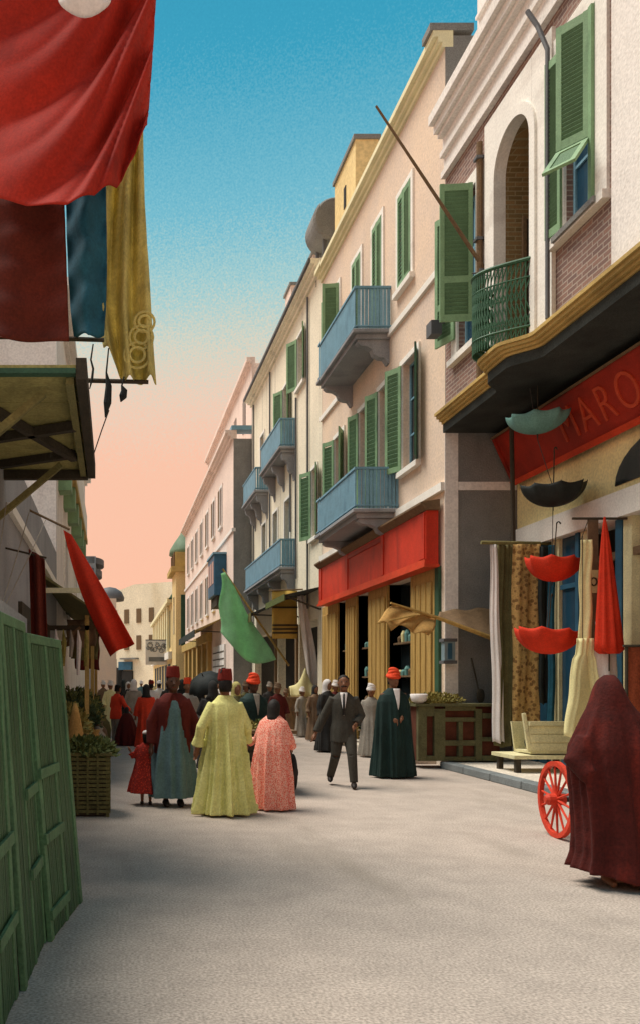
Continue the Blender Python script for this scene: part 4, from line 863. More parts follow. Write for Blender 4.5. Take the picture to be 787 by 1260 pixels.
bx('glass_box', 'lantern_glass', LN, 6.3, 6.5, 15.5, 15.66, 2.0, 2.36); bx('cap', 'lead', LN, 6.27, 6.53, 15.47, 15.69, 2.36, 2.42); bx('base', 'lead', LN, 6.27, 6.53, 15.47, 15.69, 1.94, 2.0); bx('inner_frame', 'blue_deep', LN, 6.36, 6.44, 15.485, 15.499, 2.03, 2.33)
BR = thing('paddle', 'dark long-handled paddle leaning on the grey end wall', 'paddle', (6.95, 15.6, 1.19))
m = MB(); m.tube([(6.93, 15.45, 1.42), (6.88, 15.66, 2.05)], 0.016, 6); build(m, 'handle', 'wood_dark', BR); m = MB(); m.ball((6.95, 15.42, 1.33), 0.08, 0.03, 0.14); build(m, 'blade', 'wood_dark', BR)

# ------------------------------------------------------------------ goods outside the umbrella shop
HR = thing('hanging_rail', 'timber rail across the pavement carrying the draped cloths', 'rail', (7.2, 14.6, 0.1))
m = MB(); m.tube([(7.9, 14.62, 4.08), (6.6, 14.62, 4.10)], 0.035, 7); build(m, 'bar', 'wood_olive', HR)
m = MB(); m.tube([(7.2, 14.66, 4.05), (7.16, 14.66, 6.42)], 0.04, 7); build(m, 'hanger', 'wood_dark', HR)
def drape(x0, x1, zt, zb, y, fr, am, ph=0, taper=0.0, sway=0.0):
    def f(u, v):
        c = (x0 + x1) / 2 + sway * v; hw = (x1 - x0) / 2 * (1 - taper * (1 - v))
        x = c + (u - 0.5) * 2 * hw; z = zt + (zb - zt) * v
        return (x + 0.012 * math.sin(11 * v + ph), y + am * math.sin(fr * u + ph + 1.5 * v) * (0.35 + 0.65 * v) + 0.3 * am * math.sin(2.3 * fr * u + 4 * v), z + 0.02 * math.sin(9 * u + ph) * v)
    return f
cloth('draped_cloth', 'narrow white cloth hanging almost to the pavement at the rail end', 'cloth_white', drape(6.7, 6.92, 4.06, 0.5, 14.6, 7, 0.05, 0.4, 0.45, 0.12), 20, 50)
cloth('draped_cloth', 'dark olive cloth hanging between the white cloth and the carpet', 'cloth_olive', drape(6.86, 7.24, 4.07, 0.42, 14.66, 12, 0.06, 1.0), 26, 40)
cloth('carpet', 'long tan patterned carpet hanging beside the blue shop door', 'carpet', drape(7.14, 7.62, 4.06, 0.3, 14.56, 8, 0.05, 2.0), 26, 40, 'carpet')
cloth('draped_cloth', 'long narrow cream cloth hanging beside the closed red parasol', 'cloth_cream', drape(7.07, 7.27, 3.75, 2.2, 12.35, 5, 0.03, 0.3, 0.2), 14, 24)
def legs_cloth(u, v):
    p = drape(6.95, 7.3, 2.25, 0.75, 12.3, 9, 0.05, 1.3, 0.3, 0.0)(u, v); gap = 0.14 * v * (1 if u > 0.5 else -1) * (1 if v > 0.2 else 0)
    return (p[0] + gap, p[1], p[2])
cloth('trousers', 'pale cream wide trousers hanging below the narrow cream cloth', 'cloth_cream', legs_cloth, 21, 24, 'trousers')
cloth('draped_cloth', 'white square cloth hanging behind the closed red parasol', 'cloth_white', drape(7.28, 7.62, 2.5, 1.3, 12.3, 7, 0.04, 0.2), 14, 18)
Bn = thing('shop_banner', 'narrow dark banner with a cream medallion panel at the shop front', 'banner', (7.25, 12.42, 2.2))
bx('strip', 'brown_cloth', Bn, 7.24, 7.40, 12.42, 12.44, 2.2, 4.1); bx('panel', 'cloth_cream', Bn, 7.25, 7.39, 12.405, 12.418, 2.95, 3.3); m = MB(); m.tube([(7.32 + 0.045 * math.cos(a * PI / 6), 12.40, 3.12 + 0.06 * math.sin(a * PI / 6)) for a in range(13)], 0.012, 5); build(m, 'medallion', 'stripe_dark', Bn)
m = MB(); m.tube([(7.9, 12.33, 4.07), (6.95, 12.33, 4.07)], 0.02, 6); m.tube([(7.08, 12.33, 3.75), (7.2, 12.33, 4.07)], 0.006, 5); m.tube([(7.1, 12.32, 2.2), (7.1, 12.32, 3.8)], 0.006, 5); m.tube([(7.45, 12.32, 2.45), (7.45, 12.32, 4.07)], 0.006, 5); build(m, 'hanging_rod', 'wood_dark', label='short rod under the white lintel carrying garments', cat='rod')
PA = thing('closed_parasol', 'tall closed red parasol hanging point up from the lintel', 'parasol', (7.38, 12.15, 2.0))
m = MB(); rings = []
for j in range(16):
    t = j / 15; z = 4.06 - 2.02 * t; r = 0.01 + 0.17 * t ** 0.8; rings.append([(7.33 + 0.07 * t + r * (1 + 0.22 * math.cos(8 * a)) * math.cos(a), 12.15 + r * 0.8 * (1 + 0.22 * math.cos(8 * a)) * math.sin(a), z + 0.03 * math.cos(8 * a) * t) for a in [2 * PI * k / 32 for k in range(32)]])
m.loft(rings); build(m, 'canopy', 'cloth_flag', PA, smooth=True); m = MB(); m.tube([(7.4, 12.15, 2.1), (7.4, 12.15, 1.75)], 0.012, 6); build(m, 'handle', 'wood_dark', PA); m = MB(); m.tube([(7.33, 12.15, 4.05), (7.4, 12.32, 4.09)], 0.008, 5); build(m, 'cord', 'rope', PA)
cloth('carpet', 'rust brown carpet hanging low by the pale shop post', 'carpet_rust', drape(7.42, 7.85, 2.1, 0.2, 11.75, 6, 0.04, 0.7), 16, 20, 'carpet')
m = MB(); m.tube([(7.36, 11.75, 2.11), (7.9, 11.75, 2.11)], 0.02, 6); m.tube([(7.42, 11.77, 0.1), (7.42, 11.77, 2.12)], 0.025, 6); build(m, 'display_stand', 'wood_dark', label='dark frame holding the rust brown carpet', cat='frame')
# inverted open umbrellas strung on a cord
def umbrella(label, c, R_, D, m_, flip=True, tilt=(0, 0), shaft=0.5, group=None, rot=0.0, handle=True):
    T = thing('umbrella', label, 'umbrella', c, group); T.rotation_euler = (tilt[0], tilt[1], rot); sg = 1 if flip else -1
    nr = 8; seg = 6; mm = MB()
    def f(u, v):
        a = 2 * PI * u; ph = (a * nr / (2 * PI)) % 1; sc_ = math.sin(PI * ph); r = R_ * math.sin(v * PI / 2 * 0.96) * (1 - 0.15 * sc_ * v)
        return (r * math.cos(a), r * math.sin(a), sg * (D * (1 - math.cos(v * PI / 2 * 0.96)) - 0.09 * D * sc_ * v ** 4))
    mm.grid(f, nr * seg, 10); build(mm, 'canopy', m_, T, local=True, smooth=True, solid=0.004)
    for k in range(nr):
        a = 2 * PI * k / nr; mm = MB(); mm.tube([(0.99 * R_ * math.sin(v * PI / 2 * 0.96) * math.cos(a), 0.99 * R_ * math.sin(v * PI / 2 * 0.96) * math.sin(a), sg * (D * (1 - math.cos(v * PI / 2 * 0.96)) + 0.008)) for v in [q / 6 for q in range(7)]], 0.006, 5); build(mm, 'rib', 'wire', T, local=True)
    mm = MB(); mm.tube([(0, 0, -sg * 0.06), (0, 0, sg * (D + shaft))], 0.009, 6)
    if handle: mm.tube([(0.035 - 0.035 * math.cos(q * PI / 6), 0, sg * (D + shaft + 0.035 * math.sin(q * PI / 6))) for q in range(7)], 0.011, 6)
    build(mm, 'shaft', 'wood_dark', T, local=True); return T
uc = [('pale teal open umbrella hanging upside down in front of the dark red sign', P(661, 534, 13.3), 0.48, 0.36, 'cloth_teal_light', (0.12, -0.1), .2), ('black open umbrella hanging upside down below the dark red sign', P(680, 624, 13.35), 0.50, 0.42, 'cloth_black', (0.1, -0.12), .5),
      ('small bright red umbrella hanging upside down, upper of the red pair', P(679, 716, 13.3), 0.44, 0.44, 'cloth_flag', (0.08, 0.02), .2), ('wide bright red umbrella hanging upside down, lower of the red pair', P(671, 805, 13.1), 0.51, 0.44, 'cloth_flag', (0.08, 0.03), .9)]
for (lb_, c, r, d, m_, tl, ro_) in uc: umbrella(lb_, c, r, d, m_, tilt=tl, rot=ro_)
m = MB(); m.tube([(6.8, 13.3, 6.42), (6.93, 13.3, 5.55), P(680, 600, 13.35), P(679, 690, 13.3), P(671, 780, 13.1)], 0.006, 5); build(m, 'string', 'wire', label='thin cord on which the open umbrellas hang', cat='cord')
# cream barrow tray
Tr = thing('barrow_tray', 'pale cream wooden barrow with raised sides on the shop pavement', 'barrow', (7.0, 13.4, 0.1))
m = MB(); m.prism([(6.78, 13.2, 0.42), (7.5, 13.2, 0.42), (7.58, 13.2, 0.92), (6.72, 13.2, 0.92)], (0, 0.04, 0)); m.prism([(6.78, 13.75, 0.42), (7.5, 13.75, 0.42), (7.58, 13.75, 0.92), (6.72, 13.75, 0.92)], (0, 0.04, 0)); m.box(6.78, 7.5, 13.24, 13.75, 0.42, 0.46); build(m, 'body', 'wood_pale', Tr)
m = MB(); m.beam((6.75, 13.22, 0.45), (6.66, 13.22, 1.08), 0.05, 0.05, (0, 1, 0)); build(m, 'handle', 'wood_pale', Tr); bx('base_plank', 'wood_pale', Tr, 6.45, 7.6, 13.1, 13.9, 0.34, 0.4)
bx('top_rail', 'wood_pale', Tr, 6.72, 7.6, 13.14, 13.198, 0.88, 0.95)
for x in (6.55, 7.5):
    for y in (13.2, 13.8): bx('leg', 'wood_dark', Tr, x - 0.04, x + 0.04, y - 0.04, y + 0.04, 0.1, 0.34)
for k in range(3): bx('side_plank', 'wood_pale', Tr, 6.76, 7.52, 13.188, 13.199, 0.47 + k * 0.14, 0.59 + k * 0.14)
for i, x in enumerate((6.95, 7.15, 7.33)): m = MB(); m.ball((x, 13.5, 0.58), 0.12, 0.14, 0.13); build(m, 'parcel', ('cloth_black', 'robe_dull', 'cloth_teal_light')[i], label=('black parcel in the cream barrow', 'grey parcel in the cream barrow', 'pale teal parcel in the cream barrow')[i], cat='parcel')

# ------------------------------------------------------------------ carts
def wheel(T, c, r, m_, ns=12, th=0.045, rw=0.05):
    c = Vector(c); n = 32; mm = MB(); rings = []
    for k in range(n + 1):
        a = 2 * PI * k / n; d = Vector((0, math.cos(a), math.sin(a))); rings.append([c + d * r + Vector((-th / 2, 0, 0)), c + d * r + Vector((th / 2, 0, 0)), c + d * (r - rw) + Vector((th / 2, 0, 0)), c + d * (r - rw) + Vector((-th / 2, 0, 0))])
    mm.loft(rings, cap=False); W = build(mm, 'wheel', m_, T)
    for k in range(ns):
        a = 2 * PI * (k + 0.3) / ns; d = Vector((0, math.cos(a), math.sin(a))); mm = MB(); mm.tube([c + d * 0.05, c + d * (r * 0.5), c + d * (r - rw + 0.005)], [0.016, 0.013, 0.011], 6); build(mm, 'spoke', m_, W)
    mm = MB(); mm.tube([c + Vector((-0.11, 0, 0)), c + Vector((-0.08, 0, 0)), c + Vector((0.08, 0, 0))], [0.035, 0.06, 0.06], 12); build(mm, 'hub', m_, W); return W
K1 = thing('hand_cart', 'hand cart with bright red spoked wheels behind the woman in maroon', 'cart', (5.0, 8.3, 0), rz=-0.09)
wheel(K1, (4.50, 8.22, 0.39), 0.39, 'wheel_red', 14); wheel(K1, (5.5, 8.22, 0.39), 0.39, 'wheel_red', 14)
m = MB(); m.tube([(4.45, 8.22, 0.39), (5.55, 8.22, 0.39)], 0.025, 8); build(m, 'axle', 'cart_dark', K1); bx('body', 'cart_dark', K1, 4.68, 5.34, 7.4, 8.35, 0.5, 0.56)
for k in range(4): bx('side_plank', 'wood_brown', K1, 4.68 + 0.001 * k, 4.71, 7.4, 8.35, 0.57 + k * 0.07, 0.63 + k * 0.07); bx('side_plank', 'wood_brown', K1, 5.31, 5.34, 7.4, 8.35, 0.57 + k * 0.07, 0.63 + k * 0.07)
for x in (4.75, 5.27): part('shaft', 'wood_brown', K1, lambda mm: mm.beam((x, 7.4, 0.52), (x, 6.6, 0.62), 0.05, 0.05))
part('axle_block', 'cart_dark', K1, lambda mm: mm.box(4.75, 5.27, 8.16, 8.28, 0.39, 0.5)); part('prop', 'cart_dark', K1, lambda mm: mm.box(4.98, 5.04, 7.62, 7.68, 0, 0.5))
K2 = thing('street_barrow', 'dark vendor barrow with small wheels between the robed figures', 'barrow', (2.15, 11.9, 0))
wheel(K2, (2.60, 11.85, 0.27), 0.27, 'cart_dark', 10, 0.05, 0.06); wheel(K2, (1.75, 11.85, 0.27), 0.27, 'cart_dark', 10, 0.05, 0.06)
bx('box', 'cart_dark', K2, 1.83, 2.5, 11.4, 12.3, 0.38, 0.86); bx('tray', 'wood_brown', K2, 1.78, 2.55, 11.3, 12.4, 0.862, 0.91); m = MB(); m.tube([(1.7, 11.85, 0.27), (2.66, 11.85, 0.27)], 0.02, 6); build(m, 'axle', 'lead', K2); part('spring', 'cart_dark', K2, lambda mm: mm.box(1.9, 2.45, 11.8, 11.9, 0.28, 0.38))
for k in range(4): bx('box_plank', 'wood_dark', K2, 1.83, 2.5, 11.375, 11.398, 0.39 + k * 0.118, 0.49 + k * 0.118)
for x in (1.9, 2.44): part('handle', 'wood_brown', K2, lambda mm: mm.beam((x, 12.3, 0.8), (x, 13.0, 0.9), 0.04, 0.04))
for i, x in enumerate((1.95, 2.15, 2.36)): leaf_heap('fruit', (x, 11.8, 0.91), 0.1, 0.3, 0.1, 120, ('leaf_b', 'leaf_a', 'leaf_b')[i], 0.03, None, 'heaps of fruit and leaves on the dark vendor barrow', 'fruit', 60 + i, group='fruit on the dark barrow')

# ------------------------------------------------------------------ far shop displays on the right
GF = thing('flag', 'light green flag hanging from a slanting pole beyond the red box sign', 'flag', (6.1, 30, 2.3))
def f_gf(u, v):
    a = P(272, 706, 30).lerp(P(277, 704, 30), u); b = P(271, 778, 30).lerp(P(338, 812, 30), u); p = a.lerp(b, v)
    sagz = -0.55 * math.sin(PI * u) * v ** 2
    return (p.x + 0.05 * math.sin(9 * v), p.y + 0.22 * math.sin(8 * u + 3 * v) * v, p.z + sagz)
mm = MB(); mm.grid(f_gf, 24, 30); build(mm, 'banner', 'cloth_green', GF, smooth=True, solid=0.01)
m = MB(); m.tube([P(274, 700, 30.1), (6.5, 30.1, 2.2)], 0.04, 6); build(m, 'pole', 'ochre_wood', GF)
YC = thing('striped_blanket', 'ochre blanket with dark stripes hung flat under the dark awning', 'blanket', (5.8, 27.5, 3.0))
x0_, x1_ = PX(335, 27.5), PX(366, 27.5); zt_, zb_ = PZ(727, 27.5), PZ(786, 27.5)
mm = MB(); mm.grid(lambda u, v: (x0_ + (x1_ - x0_) * u, 27.5 + 0.03 * math.sin(7 * u), zt_ + (zb_ - zt_) * v), 10, 6); build(mm, 'cloth', 'cloth_striped', YC, smooth=True, solid=0.015)
for t in (0.35, 0.72, 0.80, 0.88): z = zt_ + (zb_ - zt_) * t; bx('stripe', 'stripe_dark', YC, x0_, x1_, 27.435, 27.45, z - 0.03, z + 0.03)
m = MB(); m.tube([(x0_ - 0.1, 27.5, zt_), (6.45, 27.5, zt_ + 0.05)], 0.03, 6); build(m, 'rod', 'wood_brown', YC)
cloth('draped_cloth', 'tall white drape slanting down beside the striped blanket', 'cloth_white', lambda u, v: (PX(366 + 8 * u + 14 * v + 8 * u * v, 26.6), 26.6 + 0.08 * math.sin(9 * u + 4 * v), PZ(732 + 112 * v, 26.6)), 12, 30)
cloth('cloth_heap', 'peaked heap of cream cloth on the low dark counter', 'cloth_cream', lambda u, v: (PX(358 + 34 * u, 26) , 26 + 0.5 * v + 0.05 * math.sin(12 * u), 1.1 + (1.0 - 0.5 * abs(math.sin(4.4 * u + 0.5))) * math.sin(PI * v) * (0.45 + 0.55 * math.sin(PI * u))), 24, 12)
CT = thing('counter', 'low dark brown shop counter below the peaked cream cloth', 'counter', (5.7, 26.2, 0))
bx('top', 'wood_brown', CT, 5.35, 6.6, 25.6, 27.4, 1.05, 1.12)
for k in range(6): bx('plank', 'wood_brown', CT, 5.4 + k * 0.2, 5.59 + k * 0.2, 25.68, 25.72, 0.1, 1.05)
for k in range(8): bx('plank', 'wood_brown', CT, 5.38, 5.4, 25.73 + k * 0.2, 25.92 + k * 0.2, 0.1, 1.05)
bx('step', 'stucco_white', CT, 5.1, 5.35, 24.6, 26.2, 0.0, 0.3)
# flagpole and wires on the brick house
FPp = thing('flagpole', 'bare dark flagpole slanting up over the street from the brick house', 'flagpole', (6.4, 14.0, 8.6))
m = MB(); m.tube([P(462, 130, 14.0), P(600, 338, 14.0), (6.62, 14.0, PZ(350, 14))], [0.02, 0.035, 0.04], 7); build(m, 'pole', 'wood_brown', FPp); bx('socket', 'lead', FPp, 6.27, 6.42, 13.95, 14.08, 8.5, 8.7)
for i, (a, b) in enumerate(((P(580, 336, 14.0), P(622, 331, 13.3)), (P(580, 336, 14.0), P(618, 341, 13.4)))):
    m = MB(); m.tube([a, b], 0.008, 5); build(m, 'wire', 'wire', label='thin stay wire from the flagpole to the iron railing', cat='wire', group='flagpole stay wires')
lp = thing('lamp_box', 'small grey lamp box below the green shutter of the brick house', 'lamp', P(534, 404, 15.3)); c = P(534, 404, 15.3); bx('box', 'lead', lp, c.x - 0.1, c.x + 0.1, 15.2, 15.45, c.z - 0.14, c.z + 0.12); part('arm', 'lead', lp, lambda mm: mm.beam((c.x, 15.35, c.z + 0.1), (6.42, 15.35, c.z + 0.16), 0.03, 0.03))

# ------------------------------------------------------------------ people
def person(label, loc, rz, h, robe=None, robe_m=None, head='fez', head_m='fez_red', arms=None, skin='skin', jacket=None, trousers=None, prof=None, folds=(8, 0.06), bend=0.0,
           detail=True, shirt=None, tie=False, beard=False, feet=None, group=None, hem=0.02, name='person', vox=0.011, sleeves=True, hairlong=False, headturn=0.0, jopen=0.0, jhem=0.47):
    T = thing(name, label, 'person', loc, group, rz)
    def bz(p):     # lean the upper body forward (towards local -Y) about the hips
        p = Vector(p)
        if bend and p.z > 0.5:
            r = Matrix.Rotation(bend * min(1, (p.z - 0.5) / 0.15), 3, 'X'); q = r @ (p - Vector((0, 0, 0.5))); p = q + Vector((0, 0, 0.5))
        return p * h
    A = arms or {1: ((0.155, 0.0, 0.63), (0.165, -0.04, 0.49)), -1: ((-0.155, 0.0, 0.63), (-0.165, -0.04, 0.49))}
    Ft = feet or {1: ((0.05, 0.0, 0.28), (0.055, 0.0, 0.045)), -1: ((-0.05, 0.0, 0.28), (-0.055, 0.0, 0.045))}
    mb = MB()
    def ell(z, rx, ry, cy=0.0, n=16, cx=0): return [bz((cx + rx * math.cos(2 * PI * k / n), cy + ry * math.sin(2 * PI * k / n), z)) for k in range(n)]
    mb.loft([ell(.47, .07, .055), ell(.52, .092, .068), ell(.60, .08, .058), ell(.70, .095, .066), ell(.77, .10, .06), ell(.815, .075, .045), ell(.84, .034, .034), ell(.88, .031, .034)])
    hc = Vector((0, -0.012, 0.928))
    mb.loft([ell(z, rx, ry, cy) for z, rx, ry, cy in ((.865, .018, .02, -.03), (.872, .030, .036, -.024), (.89, .038, .050, -.014), (.915, .044, .058, -.008), (.94, .047, .061, -.004), (.965, .045, .058, -.004), (.985, .034, .044, -.004), (.998, .014, .02, -.004))])
    mb.tube([bz((0, -.062, .938)), bz((0, -.074, .915)), bz((0, -.066, .906))], [0.006 * h, 0.010 * h, 0.008 * h], 6)        # nose
    for s in (1, -1): mb.ball(bz((s * 0.048, 0.0, 0.925)), 0.008 * h, 0.013 * h, 0.018 * h, 8, 6)
    for s in (1, -1):
        el_, wr = A[s]; sh = Vector((s * 0.098, 0, 0.80))
        pe, pw = bz(el_), bz(wr)
        mb.tube([bz(sh), (bz(sh) + pe) / 2, pe], [0.030 * h, 0.026 * h, 0.022 * h], 10); mb.tube([pe, (pe + pw) / 2, pw], [0.023 * h, 0.021 * h, 0.015 * h], 10)
        d = (pw - pe).normalized(); side = d.cross(Vector((1, 0, 0))); side = Vector((0, 1, 0)) if side.length < .2 else side.normalized(); nrm_ = d.cross(side)
        mb.tube([pw, pw + d * 0.03 * h, pw + d * 0.055 * h], [0.014 * h, 0.022 * h, 0.019 * h], 8)
        if detail:
            for k in range(4):
                o = pw + d * 0.05 * h + side * (k - 1.5) * 0.0135 * h; ln = (0.036, 0.043, 0.040, 0.030)[k] * h
                mb.tube([o, o + d * ln * 0.5 + nrm_ * s * 0.003, o + d * ln * 0.9 - nrm_ * s * ln * 0.35], [0.0062 * h, 0.0058 * h, 0.0048 * h], 6)
            o = pw + d * 0.02 * h + side * 0.018 * h; mb.tube([o, o + d * 0.02 * h + side * 0.016 * h, o + d * 0.042 * h + side * 0.02 * h], [0.008 * h, 0.007 * h, 0.0055 * h], 6)
        kn, an = Ft[s]; hp = Vector((s * 0.05, 0, 0.50)); mb.tube([hp * h, (hp * h + Vector(kn) * h) / 2, Vector(kn) * h], [0.05 * h, 0.042 * h, 0.032 * h], 10)
        mb.tube([Vector(kn) * h, Vector(kn).lerp(Vector(an), .35) * h, Vector(an) * h], [0.031 * h, 0.032 * h, 0.020 * h], 10)
        mb.tube([(Vector(an) + Vector((0, .02, -.02))) * h, (Vector(an) + Vector((0, -.04, -.025))) * h, (Vector(an) + Vector((0, -.09, -.033))) * h], [0.020 * h, 0.021 * h, 0.012 * h], 8)
    bo = build(mb, 'body', skin, T, local=True); remesh(bo, vox if detail else vox * 1.5, 2, 0.5 if detail else 0.35)
    for s in (1, -1):
        an = Vector(Ft[s][1]); mb = MB(); mb.tube([(an + Vector((0, .03, -.018))) * h, (an + Vector((0, 0.0, -.016))) * h, (an + Vector((0, -.05, -.022))) * h, (an + Vector((0, -.10, -.03))) * h], [0.022 * h, 0.027 * h, 0.024 * h, 0.012 * h], 10); build(mb, 'shoe', 'shoe', T, local=True, smooth=True)
    if detail:
        for s in (1, -1): mb = MB(); mb.ball(bz((s * 0.019, -.0585, .941)), 0.0065 * h, 0.005 * h, 0.0045 * h, 8, 6); build(mb, 'eye', 'eye_dark', T, local=True)
        mb = MB(); mb.tube([bz((s * 0.006, -.0605, .893)) for s in (-2.4, 0, 2.4)], [0.002 * h, 0.004 * h, 0.002 * h], 6); build(mb, 'mouth', 'fez_red', T, local=True)
    if beard: mb = MB(); mb.tube([bz((-.024, -.056, .898)), bz((0, -.068, .904)), bz((.024, -.056, .898))], [0.004 * h, 0.008 * h, 0.004 * h], 6); build(mb, 'moustache', 'hair', T, local=True)
    # hair
    mb = MB(); mb.loft([ell(z, rx, ry, cy) for z, rx, ry, cy in ((.885 if not hairlong else .84, .040, .040, .022), (.915, .047, .050, .012), (.945, .050, .056, .006), (.972, .048, .056, .002), (.992, .034, .044, 0), (1.004, .012, .016, 0))]); build(mb, 'hair', 'hair', T, local=True, smooth=True)
    if head == 'fez':
        mb = MB(); mb.loft([ell(z, r, r * 1.12) for z, r in ((.965, .051), (.975, .054), (1.01, .051), (1.045, .047), (1.052, .043))], True); build(mb, 'fez', head_m, T, local=True, smooth=False)
        mb = MB(); mb.tube([bz((0, 0, 1.055)), bz((.03, .03, 1.055)), bz((.045, .05, 1.02))], 0.005 * h, 5); build(mb, 'tassel', 'hair', T, local=True)
    elif head == 'turban':
        mb = MB()
        for k in range(4):
            r = 0.050 - 0.007 * k; z = .962 + .019 * k; mb.tube([bz((r * math.cos(a) * 1.0, r * 1.15 * math.sin(a) - 0.003, z + 0.012 * math.sin(a + k * 1.3))) for a in [2 * PI * q / 16 for q in range(17)]], 0.0185 * h, 8)
        mb.ball(bz((0, 0, 1.0)), .045 * h, .05 * h, .04 * h); t_ = build(mb, 'turban', head_m, T, local=True); remesh(t_, 0.008, 1, 0.5)
    elif head == 'scarf':
        mb = MB(); mb.loft([ell(z, rx, ry, cy) for z, rx, ry, cy in ((.80, .085, .06, .02), (.84, .06, .055, .018), (.88, .056, .056, .018), (.92, .058, .064, .012), (.96, .056, .066, .006), (.99, .042, .052, .004), (1.012, .016, .02, .004))]); build(mb, 'headscarf', head_m, T, local=True, smooth=True)
    elif head == 'cap':
        mb = MB(); mb.loft([ell(z, r, r * 1.15) for z, r in ((.965, .052), (.985, .051), (1.005, .036), (1.012, .012))]); build(mb, 'cap', head_m, T, local=True, smooth=True)
    rnd = random.Random(int(loc[0] * 100 + loc[1] * 37)); ph = [rnd.uniform(0, 6.28) for _ in range(4)]
    def garment(name, pr, m_, sl=None, fold=folds, n=72, vx=None, slw=(0.036, 0.034, 0.05), opn=False):
        g_ = MB(); rings = []
        zt, zb = pr[-1][0], pr[0][0]
        for (z, rx, ry, cx, cy) in pr:
            am = fold[1] * max(0.0, min(1.0, (0.80 - z) / 0.38)); ring = []
            for k in range(n):
                a = 2 * PI * k / n; w_ = 1 + am * (1.3 * (1 - 2 * abs(math.sin((fold[0] * a + ph[0]) / 2))) * (1 if fold[0] % 2 == 0 else 0.8) + 0.9 * (1 - 2 * abs(math.sin(((fold[0] + 5) // 2 * 2 * a + ph[1] + z * 3) / 2))) + 0.6 * math.cos((fold[0] * 2 + 1) * a + ph[2]) + 0.4 * math.cos((fold[0] * 3 + 2) * a + ph[3] + 2 * z))
                if opn:
                    df = abs((a - 1.5 * PI + PI) % (2 * PI) - PI); al = 0.16 + 0.9 * max(0, 0.84 - z) ** 0.9 * 1.6
                    if df < al: w_ *= 0.80
                ring.append(bz((cx + rx * w_ * math.cos(a), cy + ry * w_ * math.sin(a), z)))
            rings.append(ring)
        g_.loft(rings)
        if sl:
            for s in (1, -1):
                el_, wr = A[s]; sh = Vector((s * 0.085, 0, 0.795)); p0, p1, p2 = bz(sh), bz(el_), bz(Vector(el_).lerp(Vector(wr), sl))
                g_.tube([p0, (p0 + p1) / 2, p1], [0.045 * h, 0.042 * h, slw[0] * h], 12); g_.tube([p1 - (p2 - p1) * .1, (p1 + p2) / 2, p2], [slw[0] * h, slw[1] * h, slw[2] * h], 12)
        o = build(g_, name, m_, T, local=True); remesh(o, vx or (0.011 if detail else 0.018), 2, 0.5 if detail else 0.35); return o
    def interp(pr, n=16):
        o = []
        for i in range(n + 1):
            t = pr[0][0] + (pr[-1][0] - pr[0][0]) * i / n
            for a, b in zip(pr, pr[1:]):
                if a[0] <= t <= b[0] + 1e-9:
                    q = (t - a[0]) / (b[0] - a[0]); o.append(tuple(a[k] + (b[k] - a[k]) * q for k in range(5))); o[-1] = (t,) + o[-1][1:]; break
        return o
    RP = prof or [(hem, .185, .155, 0, 0), (.15, .165, .14, 0, 0), (.30, .145, .12, 0, 0), (.50, .125, .10, 0, 0), (.60, .115, .085, 0, 0), (.72, .122, .085, 0, 0), (.79, .112, .068, 0, 0), (.825, .07, .05, 0, 0), (.85, .045, .043, 0, 0)]
    if robe: garment('robe', interp(RP, 26), robe_m, 0.82 if sleeves and not jacket else None)
    if trousers:
        g_ = MB(); g_.loft([ell(.44, .085, .07), ell(.50, .10, .078), ell(.58, .09, .066), ell(.61, .085, .062)])
        for s in (1, -1):
            kn, an = Vector(Ft[s][0]), Vector(Ft[s][1]); hp = Vector((s * 0.05, 0, 0.50)); g_.tube([hp * h, hp.lerp(kn, .5) * h, kn * h], [0.060 * h, 0.054 * h, 0.043 * h], 12)
            g_.tube([kn * h, kn.lerp(an, .5) * h, (an + Vector((0, 0, .005))) * h], [0.043 * h, 0.039 * h, 0.035 * h], 12)
        o = build(g_, 'trousers', trousers, T, local=True); remesh(o, 0.011 if detail else 0.018, 2, 0.5)
    if jacket:
        JP = [(jhem, .118, .092, 0, 0.002), (.53, .112, .086, 0, .002), (.60, .102, .076, 0, .002), (.70, .112, .078, 0, .002), (.77, .115, .070, 0, .002), (.805, .095, .060, 0, .002), (.83, .06, .048, 0, .004), (.85, .042, .042, 0, .006)]
        if robe: JP = [(z, rx * 1.1 + .014, ry * 1.1 + .016, cx, cy) for z, rx, ry, cx, cy in JP]
        garment('jacket', interp(JP, 14), jacket, 0.88, (5, 0.02), slw=(0.040, 0.037, 0.036), opn=jopen > 0)
    if shirt:       # narrow wedge of shirt on the chest
        def sp(u, v):
            z = .845 - .20 * v; wv = 0.030 * (1 - v) + 0.002 + jopen * 0; x = (u - .5) * 2 * wv
            ry = 0.052 + 0.034 * min(1, v * 1.6) + (0.022 if robe else 0.006)
            return bz((x, -ry, z))
        mb = MB(); mb.grid(sp, 6, 10); build(mb, 'shirt', shirt, T, local=True, smooth=True, solid=0.012)
        if tie:
            mb = MB(); mb.grid(lambda u, v: bz(((u - .5) * (0.012 + .012 * v), sp(.5, v * .95)[1] / h - 0.008, .838 - .19 * v)), 3, 8); build(mb, 'tie', 'eye_dark', T, local=True, smooth=True, solid=0.008)
    return T
BACK = PI
person('man in a long yellow robe and tall dark red fez seen from behind', (1.33, 9.7, 0), BACK + 0.1, 1.66, robe=True, robe_m='robe_yellow', folds=(10, 0.13),
       prof=[(.015, .225, .17, .0, 0), (.15, .195, .15, 0, 0), (.30, .170, .135, 0, 0), (.50, .142, .11, 0, 0), (.62, .130, .095, 0, 0), (.72, .130, .09, 0, 0), (.79, .118, .072, 0, 0), (.825, .078, .054, 0, 0), (.86, .048, .046, 0, 0)],
       arms={1: ((0.18, 0.02, 0.63), (0.20, -0.03, 0.47)), -1: ((-0.17, -0.02, 0.63), (-0.18, -0.10, 0.50))})
